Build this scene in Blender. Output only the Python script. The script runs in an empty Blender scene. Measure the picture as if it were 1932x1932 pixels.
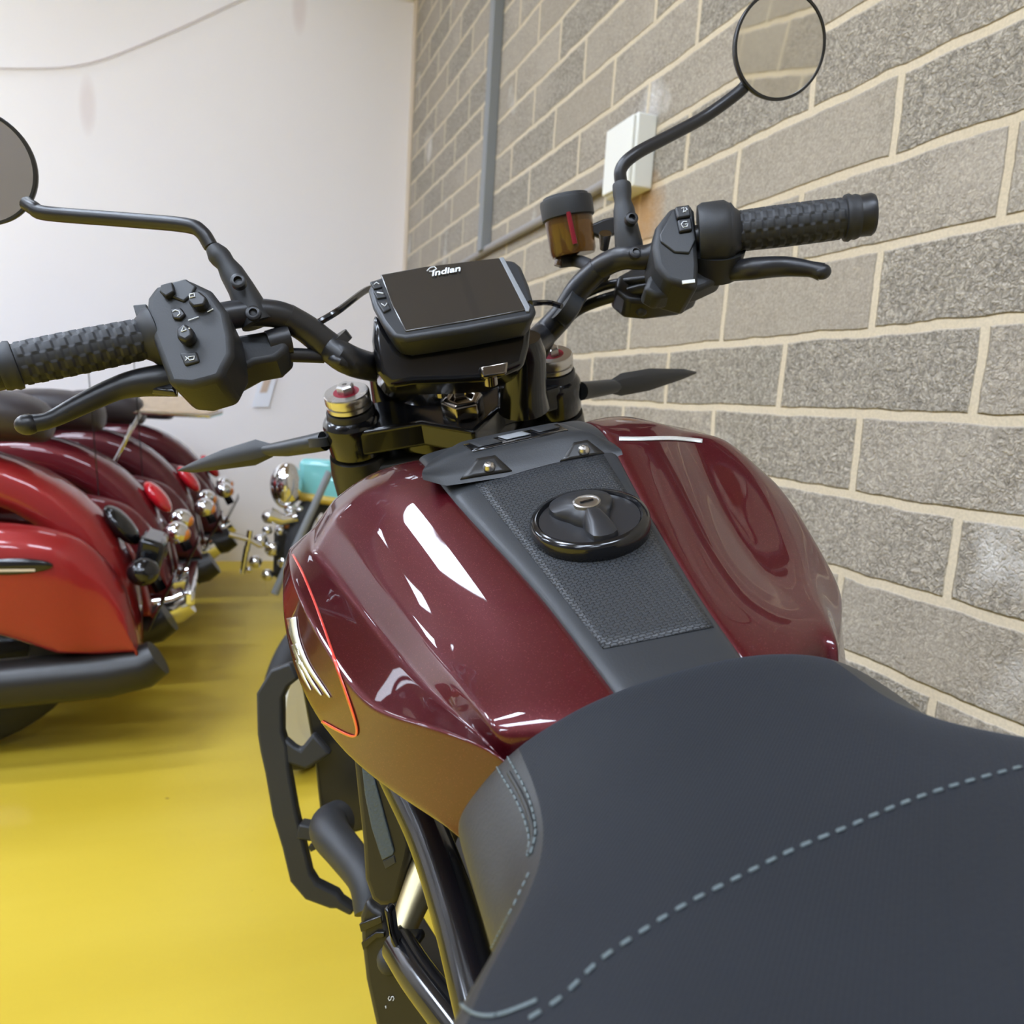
import bpy, bmesh, math, random
from mathutils import Vector, Matrix, noise
from mathutils.bvhtree import BVHTree
random.seed(4)
S = bpy.context.scene
COL = S.collection

# ------------------------------------------------------------------ camera
RT = Vector((0.93872932, -0.3388965, 0.06274086))
UPV = Vector((-0.01193225, 0.14997378, 0.98861797))
FW = Vector((0.34444866, 0.92879332, -0.13674099))
FPX = 1466.88
CAM = Vector((0, 0, 1.1))
cd = bpy.data.cameras.new('camera')
cd.sensor_width = 36.0
cd.lens = FPX / 1932 * 36.0
cd.clip_start = 0.01
cd.dof.use_dof = True
cd.dof.focus_distance = 0.52
cd.dof.aperture_fstop = 12.0
cam = bpy.data.objects.new('camera', cd)
COL.objects.link(cam)
cam.matrix_world = Matrix(((RT.x, UPV.x, -FW.x, CAM.x), (RT.y, UPV.y, -FW.y, CAM.y), (RT.z, UPV.z, -FW.z, CAM.z), (0, 0, 0, 1)))
S.camera = cam
# ------------------------------------------------------------------ world, lights, exposure
w = bpy.data.worlds.new('world')
S.world = w
w.use_nodes = True
w.node_tree.nodes['Background'].inputs[0].default_value = (1.0, 0.97, 0.93, 1)
w.node_tree.nodes['Background'].inputs[1].default_value = 0.25
S.view_settings.view_transform = 'Standard'
S.view_settings.look = 'None'
S.view_settings.gamma = 1
S.view_settings.use_curve_mapping = False
S.view_settings.exposure = 0.62
WALL_X = 1.06408
FAR_Y = 5.165
CEIL_Z = 4.1
# fluorescent ceiling panels, some added as fill: (x, y, sx, sy, strength)
PANELS = [(-1.45, 2.25, 0.9, 0.26, 30), (-3.35, 3.2, 0.22, 0.22, 40), (-1.9, 0.8, 1.2, 0.6, 24), (-1.75, -1.2, 1.2, 0.6, 20), (-1.75, -3.4, 1.2, 0.6, 18),  # third panel is added to brighten the floor before the row
          (-3.8, 4.3, 1.2, 0.6, 34), (-4.6, 2.2, 1.2, 0.6, 24), (-4.3, -0.3, 1.2, 0.6, 26), (-4.3, -3.0, 1.2, 0.6, 18), (-6.4, 3.6, 1.2, 0.6, 24), (-6.4, -0.5, 1.2, 0.6, 20),  # first panel here is added to brighten the far wall
          (0.1, -1.6, 1.2, 0.6, 18), (0.0, 4.1, 0.6, 0.6, 4)]  # last panel is added to brighten the aisle floor


# ------------------------------------------------------------------ materials
def newmat(name):
    m = bpy.data.materials.new(name)
    m.use_nodes = True
    return m, m.node_tree, m.node_tree.nodes['Principled BSDF']


def mat(name, col, rough=0.5, metal=0.0, coat=0.0, spec=0.5, bump=None, emis=None, trans=0, var=0.0, sheen=0):
    m, t, b = newmat(name)
    b.inputs['Base Color'].default_value = (*col, 1)
    b.inputs['Roughness'].default_value = rough
    b.inputs['Metallic'].default_value = metal
    b.inputs['Coat Weight'].default_value = coat
    b.inputs['Coat Roughness'].default_value = 0.03
    b.inputs['Specular IOR Level'].default_value = spec
    b.inputs['Transmission Weight'].default_value = trans
    b.inputs['Sheen Weight'].default_value = sheen
    tc = t.nodes.new('ShaderNodeTexCoord')
    nz = t.nodes.new('ShaderNodeTexNoise')
    nz.inputs['Scale'].default_value = 35
    nz.inputs['Detail'].default_value = 4
    t.links.new(tc.outputs['Object'], nz.inputs['Vector'])
    mr = t.nodes.new('ShaderNodeMapRange')
    mr.inputs[3].default_value = max(0.0, rough - 0.04)
    mr.inputs[4].default_value = min(1, rough + 0.04)
    t.links.new(nz.outputs['Fac'], mr.inputs[0])
    t.links.new(mr.outputs[0], b.inputs['Roughness'])
    if var:
        mx = t.nodes.new('ShaderNodeMixRGB')
        mx.inputs[1].default_value = (*[c * (1 - var) for c in col], 1)
        mx.inputs[2].default_value = (*[min(1, c * (1 + var)) for c in col], 1)
        t.links.new(nz.outputs['Fac'], mx.inputs[0])
        t.links.new(mx.outputs[0], b.inputs['Base Color'])
    if bump:
        sc, st = bump
        n2 = t.nodes.new('ShaderNodeTexNoise')
        n2.inputs['Scale'].default_value = sc
        n2.inputs['Detail'].default_value = 3
        t.links.new(tc.outputs['Object'], n2.inputs['Vector'])
        bp = t.nodes.new('ShaderNodeBump')
        bp.inputs['Strength'].default_value = st
        bp.inputs['Distance'].default_value = 0.001
        t.links.new(n2.outputs['Fac'], bp.inputs['Height'])
        t.links.new(bp.outputs['Normal'], b.inputs['Normal'])
    if emis:
        b.inputs['Emission Color'].default_value = (*emis[0], 1)
        b.inputs['Emission Strength'].default_value = emis[1]
    return m


def math_node(t, op, a=None, b=None):
    n = t.nodes.new('ShaderNodeMath')
    n.operation = op
    for i, v in enumerate((a, b)):
        if v is None:
            continue
        if isinstance(v, (int, float)):
            n.inputs[i].default_value = v
        else:
            t.links.new(v, n.inputs[i])
    return n.outputs[0]


def ramp(t, fac, stops):
    r = t.nodes.new('ShaderNodeValToRGB')
    el = r.color_ramp.elements
    el[0].position, el[0].color = stops[0][0], (*stops[0][1], 1)
    el[1].position, el[1].color = stops[-1][0], (*stops[-1][1], 1)
    for p, c in stops[1:-1]:
        e = el.new(p)
        e.color = (*c, 1)
    t.links.new(fac, r.inputs[0])
    return r.outputs[0]


def mixc(t, fac, a, b, mode='MIX'):
    n = t.nodes.new('ShaderNodeMixRGB')
    n.blend_type = mode
    for i, v in enumerate((fac, a, b)):
        if isinstance(v, (int, float)):
            n.inputs[i].default_value = v
        elif isinstance(v, tuple):
            n.inputs[i].default_value = (*v, 1)
        else:
            t.links.new(v, n.inputs[i])
    return n.outputs[0]


def block_material():
    m, t, b = newmat('concrete_block')
    b.inputs['Roughness'].default_value = 0.92
    b.inputs['Specular IOR Level'].default_value = 0.2
    g = t.nodes.new('ShaderNodeNewGeometry')
    sp = t.nodes.new('ShaderNodeSeparateXYZ')
    t.links.new(g.outputs['Position'], sp.inputs[0])
    # courses 145 mm, blocks 450 mm
    wob = t.nodes.new('ShaderNodeTexNoise')
    wob.inputs['Scale'].default_value = 7
    wob.inputs['Detail'].default_value = 6
    wob.inputs['Roughness'].default_value = 0.7
    t.links.new(g.outputs['Position'], wob.inputs['Vector'])
    wv = math_node(t, 'MULTIPLY', math_node(t, 'SUBTRACT', wob.outputs['Fac'], 0.5), 0.016)
    wob2 = t.nodes.new('ShaderNodeTexNoise')
    wob2.inputs['Scale'].default_value = 11
    wob2.inputs['Detail'].default_value = 5
    mp = t.nodes.new('ShaderNodeMapping')
    mp.inputs['Location'].default_value = (5, 3, 1)
    t.links.new(g.outputs['Position'], mp.inputs['Vector'])
    t.links.new(mp.outputs[0], wob2.inputs['Vector'])
    wv2 = math_node(t, 'MULTIPLY', math_node(t, 'SUBTRACT', wob2.outputs['Fac'], 0.5), 0.016)
    u0 = math_node(t, 'ADD', math_node(t, 'ADD', sp.outputs[1], wv), 45 * 0.45 - 0.8834)
    v0 = math_node(t, 'ADD', math_node(t, 'ADD', sp.outputs[2], wv2), 20 * 0.145 - 1.1 - 0.16694)
    cb = t.nodes.new('ShaderNodeCombineXYZ')
    t.links.new(u0, cb.inputs[0])
    t.links.new(v0, cb.inputs[1])
    br = t.nodes.new('ShaderNodeTexBrick')
    br.offset = 0.5
    br.offset_frequency = 2
    br.inputs['Scale'].default_value = 1
    br.inputs['Brick Width'].default_value = 0.45
    br.inputs['Row Height'].default_value = 0.145
    br.inputs['Mortar Size'].default_value = 0.0105
    br.inputs['Mortar Smooth'].default_value = 0.35
    br.inputs['Bias'].default_value = 0
    br.inputs['Color1'].default_value = (0, 0, 0, 1)
    br.inputs['Color2'].default_value = (1, 1, 1, 1)
    br.inputs['Mortar'].default_value = (0.5, 0.5, 0.5, 1)
    t.links.new(cb.outputs[0], br.inputs['Vector'])
    mortar = br.outputs['Fac']
    rnd = math_node(t, 'MULTIPLY', br.outputs['Color'], 1.0)
    # aggregate
    vo = t.nodes.new('ShaderNodeTexVoronoi')
    vo.inputs['Scale'].default_value = 165
    vo.inputs['Randomness'].default_value = 1
    nz0 = t.nodes.new('ShaderNodeTexNoise')
    nz0.inputs['Scale'].default_value = 60
    nz0.inputs['Detail'].default_value = 3
    t.links.new(g.outputs['Position'], nz0.inputs['Vector'])
    dist = mixc(t, 0.03, g.outputs['Position'], nz0.outputs['Color'], 'ADD')
    t.links.new(dist, vo.inputs['Vector'])
    big = t.nodes.new('ShaderNodeTexNoise')
    big.inputs['Scale'].default_value = 3.2
    big.inputs['Detail'].default_value = 5
    t.links.new(g.outputs['Position'], big.inputs['Vector'])
    fine = t.nodes.new('ShaderNodeTexNoise')
    fine.inputs['Scale'].default_value = 230
    fine.inputs['Detail'].default_value = 4
    t.links.new(g.outputs['Position'], fine.inputs['Vector'])
    # coarse blocks vs smooth blocks
    coarse = t.nodes.new('ShaderNodeMapRange')
    t.links.new(math_node(t, 'ADD', rnd, math_node(t, 'MULTIPLY', math_node(t, 'SUBTRACT', big.outputs['Fac'], 0.5), 1.6)), coarse.inputs[0])
    coarse.inputs[1].default_value = 0.15
    coarse.inputs[2].default_value = 0.75
    coarse.inputs[3].default_value = 0.30
    coarse.inputs[4].default_value = 1.0
    agg = ramp(t, vo.outputs['Distance'], [(0.0, (1, 1, 1)), (0.42, (0.82, 0.82, 0.82)), (0.62, (0.30, 0.30, 0.30)), (0.85, (0.08, 0.08, 0.08))])
    base = ramp(t, rnd, [(0, (0.365, 0.318, 0.258)), (0.5, (0.425, 0.375, 0.310)), (1, (0.40, 0.358, 0.298))])
    cellv = t.nodes.new('ShaderNodeMapRange')
    sepc = t.nodes.new('ShaderNodeSeparateColor')
    t.links.new(vo.outputs['Color'], sepc.inputs[0])
    t.links.new(sepc.outputs[0], cellv.inputs[0])
    cellv.inputs[3].default_value = 0.72
    cellv.inputs[4].default_value = 1.30
    c1 = mixc(t, coarse.outputs[0], base, mixc(t, 1, base, cellv.outputs[0], 'MULTIPLY'))
    pores = mixc(t, math_node(t, 'MULTIPLY', coarse.outputs[0], 0.42), (1, 1, 1), agg)
    c2 = mixc(t, 1, c1, pores, 'MULTIPLY')
    c2 = mixc(t, 1, c2, ramp(t, fine.outputs['Fac'], [(0.25, (0.78, 0.78, 0.78)), (0.75, (1.18, 1.18, 1.18))]), 'MULTIPLY')
    # pale efflorescence patches
    eff = ramp(t, big.outputs['Fac'], [(0.63, (0, 0, 0)), (0.72, (1, 1, 1))])
    sc_ = t.nodes.new('ShaderNodeSeparateColor')
    t.links.new(eff, sc_.inputs[0])
    c2 = mixc(t, math_node(t, 'MULTIPLY', sc_.outputs[0], math_node(t, 'MULTIPLY', vo.outputs['Distance'], 1.0)), c2, (0.75, 0.72, 0.68))
    mort = mixc(t, big.outputs['Fac'], (0.53, 0.44, 0.31), (0.65, 0.565, 0.43))
    mort = mixc(t, 1, mort, ramp(t, fine.outputs['Fac'], [(0.3, (0.88, 0.88, 0.88)), (0.7, (1.08, 1.08, 1.08))]), 'MULTIPLY')
    c3 = mixc(t, mortar, c2, mort)
    # rust run below the junction box
    dy = math_node(t, 'DIVIDE', math_node(t, 'SUBTRACT', sp.outputs[1], 2.00), 0.13)
    dz = math_node(t, 'DIVIDE', math_node(t, 'SUBTRACT', sp.outputs[2], 1.63), 0.13)
    rr = math_node(t, 'ADD', math_node(t, 'POWER', math_node(t, 'ABSOLUTE', dy), 2.0), math_node(t, 'POWER', math_node(t, 'ABSOLUTE', dz), 2.0))
    rr = math_node(t, 'ADD', rr, math_node(t, 'MULTIPLY', math_node(t, 'SUBTRACT', wob.outputs['Fac'], 0.5), 1.6))
    rm = t.nodes.new('ShaderNodeMapRange')
    t.links.new(rr, rm.inputs[0])
    rm.inputs[1].default_value = 0.1
    rm.inputs[2].default_value = 1.1
    rm.inputs[3].default_value = 0.75
    rm.inputs[4].default_value = 0.0
    c4 = mixc(t, rm.outputs[0], c3, (0.42, 0.22, 0.07))
    t.links.new(c4, b.inputs['Base Color'])
    # relief
    h = math_node(t, 'MULTIPLY', vo.outputs['Distance'], -0.9)
    h = math_node(t, 'MULTIPLY', h, coarse.outputs[0])
    h = math_node(t, 'ADD', h, math_node(t, 'MULTIPLY', fine.outputs['Fac'], 0.35))
    inv = math_node(t, 'SUBTRACT', 1.0, mortar)
    h = math_node(t, 'MULTIPLY', h, inv)
    h = math_node(t, 'ADD', h, math_node(t, 'MULTIPLY', inv, 1.5))
    bp = t.nodes.new('ShaderNodeBump')
    bp.inputs['Strength'].default_value = 0.9
    bp.inputs['Distance'].default_value = 0.004
    t.links.new(h, bp.inputs['Height'])
    t.links.new(bp.outputs['Normal'], b.inputs['Normal'])
    return m


def floor_material():
    m, t, b = newmat('yellow_floor_paint')
    g = t.nodes.new('ShaderNodeNewGeometry')
    n1 = t.nodes.new('ShaderNodeTexNoise')
    n1.inputs['Scale'].default_value = 1.3
    n1.inputs['Detail'].default_value = 5
    mp = t.nodes.new('ShaderNodeMapping')
    mp.inputs['Scale'].default_value = (0.5, 3.0, 1)
    t.links.new(g.outputs['Position'], mp.inputs['Vector'])
    t.links.new(mp.outputs[0], n1.inputs['Vector'])
    c = ramp(t, n1.outputs['Fac'], [(0.3, (0.56, 0.395, 0.030)), (0.7, (0.62, 0.45, 0.045))])
    n3 = t.nodes.new('ShaderNodeTexNoise')
    n3.inputs['Scale'].default_value = 26
    n3.inputs['Detail'].default_value = 2
    t.links.new(g.outputs['Position'], n3.inputs['Vector'])
    spots = ramp(t, n3.outputs['Fac'], [(0.18, (0.35, 0.3, 0.25)), (0.23, (1, 1, 1))])
    c = mixc(t, 1, c, spots, 'MULTIPLY')
    t.links.new(c, b.inputs['Base Color'])
    b.inputs['Roughness'].default_value = 0.42
    b.inputs['Specular IOR Level'].default_value = 0.35
    n2 = t.nodes.new('ShaderNodeTexNoise')
    n2.inputs['Scale'].default_value = 9
    t.links.new(g.outputs['Position'], n2.inputs['Vector'])
    bp = t.nodes.new('ShaderNodeBump')
    bp.inputs['Strength'].default_value = 0.15
    bp.inputs['Distance'].default_value = 0.003
    t.links.new(n2.outputs['Fac'], bp.inputs['Height'])
    t.links.new(bp.outputs['Normal'], b.inputs['Normal'])
    return m


def plaster_material(name='cream_wall_sheet', c0=(0.88, 0.83, 0.82), c1=(0.90, 0.86, 0.85)):
    m, t, b = newmat(name)
    g = t.nodes.new('ShaderNodeNewGeometry')
    n1 = t.nodes.new('ShaderNodeTexNoise')
    n1.inputs['Scale'].default_value = 0.7
    n1.inputs['Detail'].default_value = 3
    t.links.new(g.outputs['Position'], n1.inputs['Vector'])
    c = ramp(t, n1.outputs['Fac'], [(0.3, c0), (0.7, c1)])
    if name == 'cream_wall_sheet':
        sp = t.nodes.new('ShaderNodeSeparateXYZ')
        t.links.new(g.outputs['Position'], sp.inputs[0])
        for (sx, sz) in ((-0.755, 2.60), (0.37, 3.36)):
            dx = math_node(t, 'DIVIDE', math_node(t, 'SUBTRACT', sp.outputs[0], sx), 0.045)
            dz = math_node(t, 'DIVIDE', math_node(t, 'SUBTRACT', sp.outputs[2], sz), 0.16)
            rr = math_node(t, 'ADD', math_node(t, 'POWER', math_node(t, 'ABSOLUTE', dx), 2.0), math_node(t, 'POWER', math_node(t, 'ABSOLUTE', dz), 2.0))
            f = t.nodes.new('ShaderNodeMapRange')
            t.links.new(rr, f.inputs[0])
            f.inputs[1].default_value = 0.2
            f.inputs[2].default_value = 1.2
            f.inputs[3].default_value = 0.3
            f.inputs[4].default_value = 0.0
            c = mixc(t, f.outputs[0], c, (0.60, 0.45, 0.42))
    t.links.new(c, b.inputs['Base Color'])
    b.inputs['Roughness'].default_value = 0.7
    return m


def ceiling_material():
    m, t, b = newmat('ceiling_tiles')
    g = t.nodes.new('ShaderNodeNewGeometry')
    br = t.nodes.new('ShaderNodeTexBrick')
    br.offset = 0
    br.inputs['Scale'].default_value = 1
    br.inputs['Brick Width'].default_value = 1.2
    br.inputs['Row Height'].default_value = 0.6
    br.inputs['Mortar Size'].default_value = 0.018
    br.inputs['Color1'].default_value = (0.33, 0.27, 0.26, 1)
    br.inputs['Color2'].default_value = (0.36, 0.30, 0.29, 1)
    br.inputs['Mortar'].default_value = (0.12, 0.09, 0.085, 1)
    t.links.new(g.outputs['Position'], br.inputs['Vector'])
    t.links.new(br.outputs['Color'], b.inputs['Base Color'])
    b.inputs['Roughness'].default_value = 0.9
    return m


def paint_material(name, col, flake=0.6, dark=0.35):
    m, t, b = newmat(name)
    tc = t.nodes.new('ShaderNodeTexCoord')
    vo = t.nodes.new('ShaderNodeTexVoronoi')
    vo.inputs['Scale'].default_value = 2600
    t.links.new(tc.outputs['Object'], vo.inputs['Vector'])
    sep = t.nodes.new('ShaderNodeSeparateColor')
    t.links.new(vo.outputs['Color'], sep.inputs[0])
    fl = ramp(t, sep.outputs[0], [(0.0, tuple(c * 0.85 for c in col)), (0.95, col), (0.99, tuple(min(1, c * 1.6 + 0.02) for c in col))])
    t.links.new(fl, b.inputs['Base Color'])
    b.inputs['Metallic'].default_value = flake
    b.inputs['Roughness'].default_value = dark
    b.inputs['Specular IOR Level'].default_value = 0.2
    b.inputs['Coat Weight'].default_value = 0.85
    b.inputs['Coat Roughness'].default_value = 0.02
    b.inputs['Coat IOR'].default_value = 1.5
    return m


def scale_panel_material():
    # rows of small overlapping lozenges moulded in rubbery plastic
    m, t, b = newmat('moulded_lozenge_plastic')
    tc = t.nodes.new('ShaderNodeTexCoord')
    br = t.nodes.new('ShaderNodeTexBrick')
    br.offset = 0.5
    br.inputs['Scale'].default_value = 1
    br.inputs['Brick Width'].default_value = 0.0038
    br.inputs['Row Height'].default_value = 0.0023
    br.inputs['Mortar Size'].default_value = 0.00042
    br.inputs['Mortar Smooth'].default_value = 0.9
    br.inputs['Color1'].default_value = (1, 1, 1, 1)
    br.inputs['Color2'].default_value = (1, 1, 1, 1)
    br.inputs['Mortar'].default_value = (0, 0, 0, 1)
    sp = t.nodes.new('ShaderNodeSeparateXYZ')
    t.links.new(tc.outputs['Object'], sp.inputs[0])
    tri = math_node(t, 'PINGPONG', sp.outputs[1], 0.0019)
    u = sp.outputs[1]
    v = math_node(t, 'ADD', sp.outputs[0], math_node(t, 'MULTIPLY', tri, 0.45))
    cb = t.nodes.new('ShaderNodeCombineXYZ')
    t.links.new(u, cb.inputs[0])
    t.links.new(v, cb.inputs[1])
    t.links.new(cb.outputs[0], br.inputs['Vector'])
    t.links.new(mixc(t, br.outputs['Fac'], (0.034, 0.037, 0.041), (0.003, 0.003, 0.004)), b.inputs['Base Color'])
    b.inputs['Roughness'].default_value = 0.42
    bp = t.nodes.new('ShaderNodeBump')
    bp.inputs['Strength'].default_value = 0.7
    bp.inputs['Distance'].default_value = 0.0006
    t.links.new(math_node(t, 'SUBTRACT', 1, br.outputs['Fac']), bp.inputs['Height'])
    t.links.new(bp.outputs['Normal'], b.inputs['Normal'])
    return m


def cloth_material():
    m, t, b = newmat('seat_fabric')
    tc = t.nodes.new('ShaderNodeTexCoord')
    wv = t.nodes.new('ShaderNodeTexWave')
    wv.wave_type = 'BANDS'
    wv.bands_direction = 'DIAGONAL'
    wv.inputs['Scale'].default_value = 330
    wv.inputs['Distortion'].default_value = 0.4
    t.links.new(tc.outputs['Object'], wv.inputs['Vector'])
    n = t.nodes.new('ShaderNodeTexNoise')
    n.inputs['Scale'].default_value = 700
    t.links.new(tc.outputs['Object'], n.inputs['Vector'])
    big = t.nodes.new('ShaderNodeTexNoise')
    big.inputs['Scale'].default_value = 12
    t.links.new(tc.outputs['Object'], big.inputs['Vector'])
    c = ramp(t, big.outputs['Fac'], [(0.3, (0.0080, 0.0092, 0.012)), (0.7, (0.010, 0.0115, 0.015))])
    t.links.new(c, b.inputs['Base Color'])
    b.inputs['Roughness'].default_value = 0.7
    b.inputs['Specular IOR Level'].default_value = 0.33
    b.inputs['Sheen Weight'].default_value = 0.05
    b.inputs['Sheen Roughness'].default_value = 0.5
    b.inputs['Sheen Tint'].default_value = (0.6, 0.75, 1.0, 1)
    bp = t.nodes.new('ShaderNodeBump')
    bp.inputs['Strength'].default_value = 0.35
    bp.inputs['Distance'].default_value = 0.0004
    t.links.new(math_node(t, 'ADD', wv.outputs['Fac'], n.outputs['Fac']), bp.inputs['Height'])
    t.links.new(bp.outputs['Normal'], b.inputs['Normal'])
    return m


MAT = dict(
    block=block_material(), floor=floor_material(), plaster=plaster_material(), darkwall=plaster_material('dark_hall_wall', (0.16, 0.15, 0.15), (0.24, 0.22, 0.22)), ceiling=ceiling_material(),
    maroon=paint_material('maroon_metallic_paint', (0.068, 0.0025, 0.006), 0.35, 0.42),
    bagred=paint_material('bright_red_paint', (0.30, 0.016, 0.016), 0.2, 0.4),
    bagwine=paint_material('wine_red_paint', (0.13, 0.009, 0.014), 0.3, 0.4),
    bagmaroon=paint_material('dark_maroon_paint', (0.09, 0.012, 0.016), 0.3, 0.4),
    turquoise=mat('turquoise_paint', (0.22, 0.60, 0.60), 0.25, coat=1),
    plastic=mat('grey_black_plastic', (0.022, 0.024, 0.027), 0.42, bump=(900, 0.08)),
    satin=mat('satin_black_metal', (0.016, 0.016, 0.018), 0.36, spec=0.5),
    matte=mat('matte_black_plastic', (0.017, 0.018, 0.020), 0.52, bump=(700, 0.1)),
    gloss=mat('gloss_black_metal', (0.006, 0.006, 0.007), 0.16, coat=0.25),
    rubber=mat('black_rubber', (0.020, 0.021, 0.024), 0.55),
    tyre=mat('tyre_rubber', (0.022, 0.022, 0.024), 0.72),
    chrome=mat('chrome', (0.85, 0.85, 0.86), 0.07, metal=1),
    steel=mat('zinc_steel', (0.62, 0.60, 0.58), 0.28, metal=1),
    nickel=mat('dark_nickel', (0.30, 0.27, 0.24), 0.16, metal=1),
    alloy=mat('satin_alloy_floor_tint', (0.50, 0.43, 0.25), 0.42, metal=1),  # yellow reflection of the floor is put into this colour
    redano=mat('red_anodised_disc', (0.26, 0.012, 0.03), 0.35, metal=0.4),
    screen=mat('dark_display_glass', (0.030, 0.027, 0.024), 0.22, spec=0.5, coat=0.5),
    ink=mat('white_ink', (0.72, 0.74, 0.76), 0.5),
    greyink=mat('grey_white_decal', (0.62, 0.62, 0.58), 0.25, coat=1),
    redink=mat('red_pinstripe', (0.75, 0.05, 0.03), 0.3, coat=1),
    mirror=mat('mirror_glass', (0.72, 0.70, 0.66), 0.015, metal=1),
    amberfluid=mat('smoky_amber_plastic', (0.16, 0.075, 0.018), 0.12, trans=0.55),
    thread=mat('pale_grey_thread', (0.13, 0.16, 0.165), 0.7),
    redlens=mat('red_lens', (0.6, 0.01, 0.02), 0.12, coat=1),
    amberlens=mat('amber_lens', (0.75, 0.22, 0.02), 0.15, coat=1),
    tan=mat('tan_perspex', (0.42, 0.30, 0.18), 0.25, coat=0.5, var=0.25),
    leather=mat('brown_black_leather', (0.035, 0.028, 0.030), 0.45),
    white=mat('white_enamel', (0.78, 0.78, 0.76), 0.35, coat=0.5),
    paper=mat('white_card', (0.85, 0.86, 0.92), 0.7),
    wood=mat('tan_photo_print', (0.62, 0.47, 0.36), 0.6),
    greypaint=mat('grey_conduit_paint', (0.22, 0.23, 0.24), 0.5),
    cable=mat('cable_grey', (0.30, 0.28, 0.27), 0.6),
    boxwhite=mat('junction_box_plastic', (0.74, 0.74, 0.70), 0.4),
    yellow=mat('yellow_paint_part', (0.62, 0.42, 0.05), 0.4),
    engine=mat('engine_black', (0.012, 0.011, 0.010), 0.38),
    lamp=mat('panel_light', (1, 1, 1), 0.5),
    panel_plastic=scale_panel_material(), cloth=cloth_material(),
    vinyl=mat('dark_vinyl', (0.030, 0.030, 0.029), 0.5, bump=(500, 0.2)),
    stipple=mat('stippled_rubber', (0.06, 0.08, 0.095), 0.4, bump=(420, 1.0)),
    crease_line=mat('faint_beige_line', (0.55, 0.48, 0.45), 0.8),
    track=mat('cream_trim', (0.62, 0.52, 0.40), 0.5),
)
MAT['bagred'].node_tree.nodes['Principled BSDF'].inputs['Coat Roughness'].default_value = 0.08

# ------------------------------------------------------------------ mesh helpers


def mesh_obj(name, verts, faces, material, parent=None, smooth=True, angle=35, subsurf=0, bevel=0, mats=None, fmat=None):
    me = bpy.data.meshes.new(name)
    me.from_pydata([tuple(v) for v in verts], [], faces)
    bm = bmesh.new()
    bm.from_mesh(me)
    bmesh.ops.remove_doubles(bm, verts=bm.verts, dist=1e-6)
    bmesh.ops.recalc_face_normals(bm, faces=bm.faces)
    bm.to_mesh(me)
    bm.free()
    if smooth:
        me.shade_smooth()
        if angle < 180:
            me.set_sharp_from_angle(angle=math.radians(angle))
    me.materials.append(MAT[material] if isinstance(material, str) else material)
    o = bpy.data.objects.new(name, me)
    COL.objects.link(o)
    if parent:
        o.parent = parent
    if bevel:
        md = o.modifiers.new('bevel', 'BEVEL')
        md.width = bevel
        md.segments = 3
        md.limit_method = 'ANGLE'
        md.angle_limit = math.radians(40)
        me.shade_smooth()
    if subsurf:
        md = o.modifiers.new('sub', 'SUBSURF')
        md.levels = subsurf
        md.render_levels = subsurf
    return o


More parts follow.
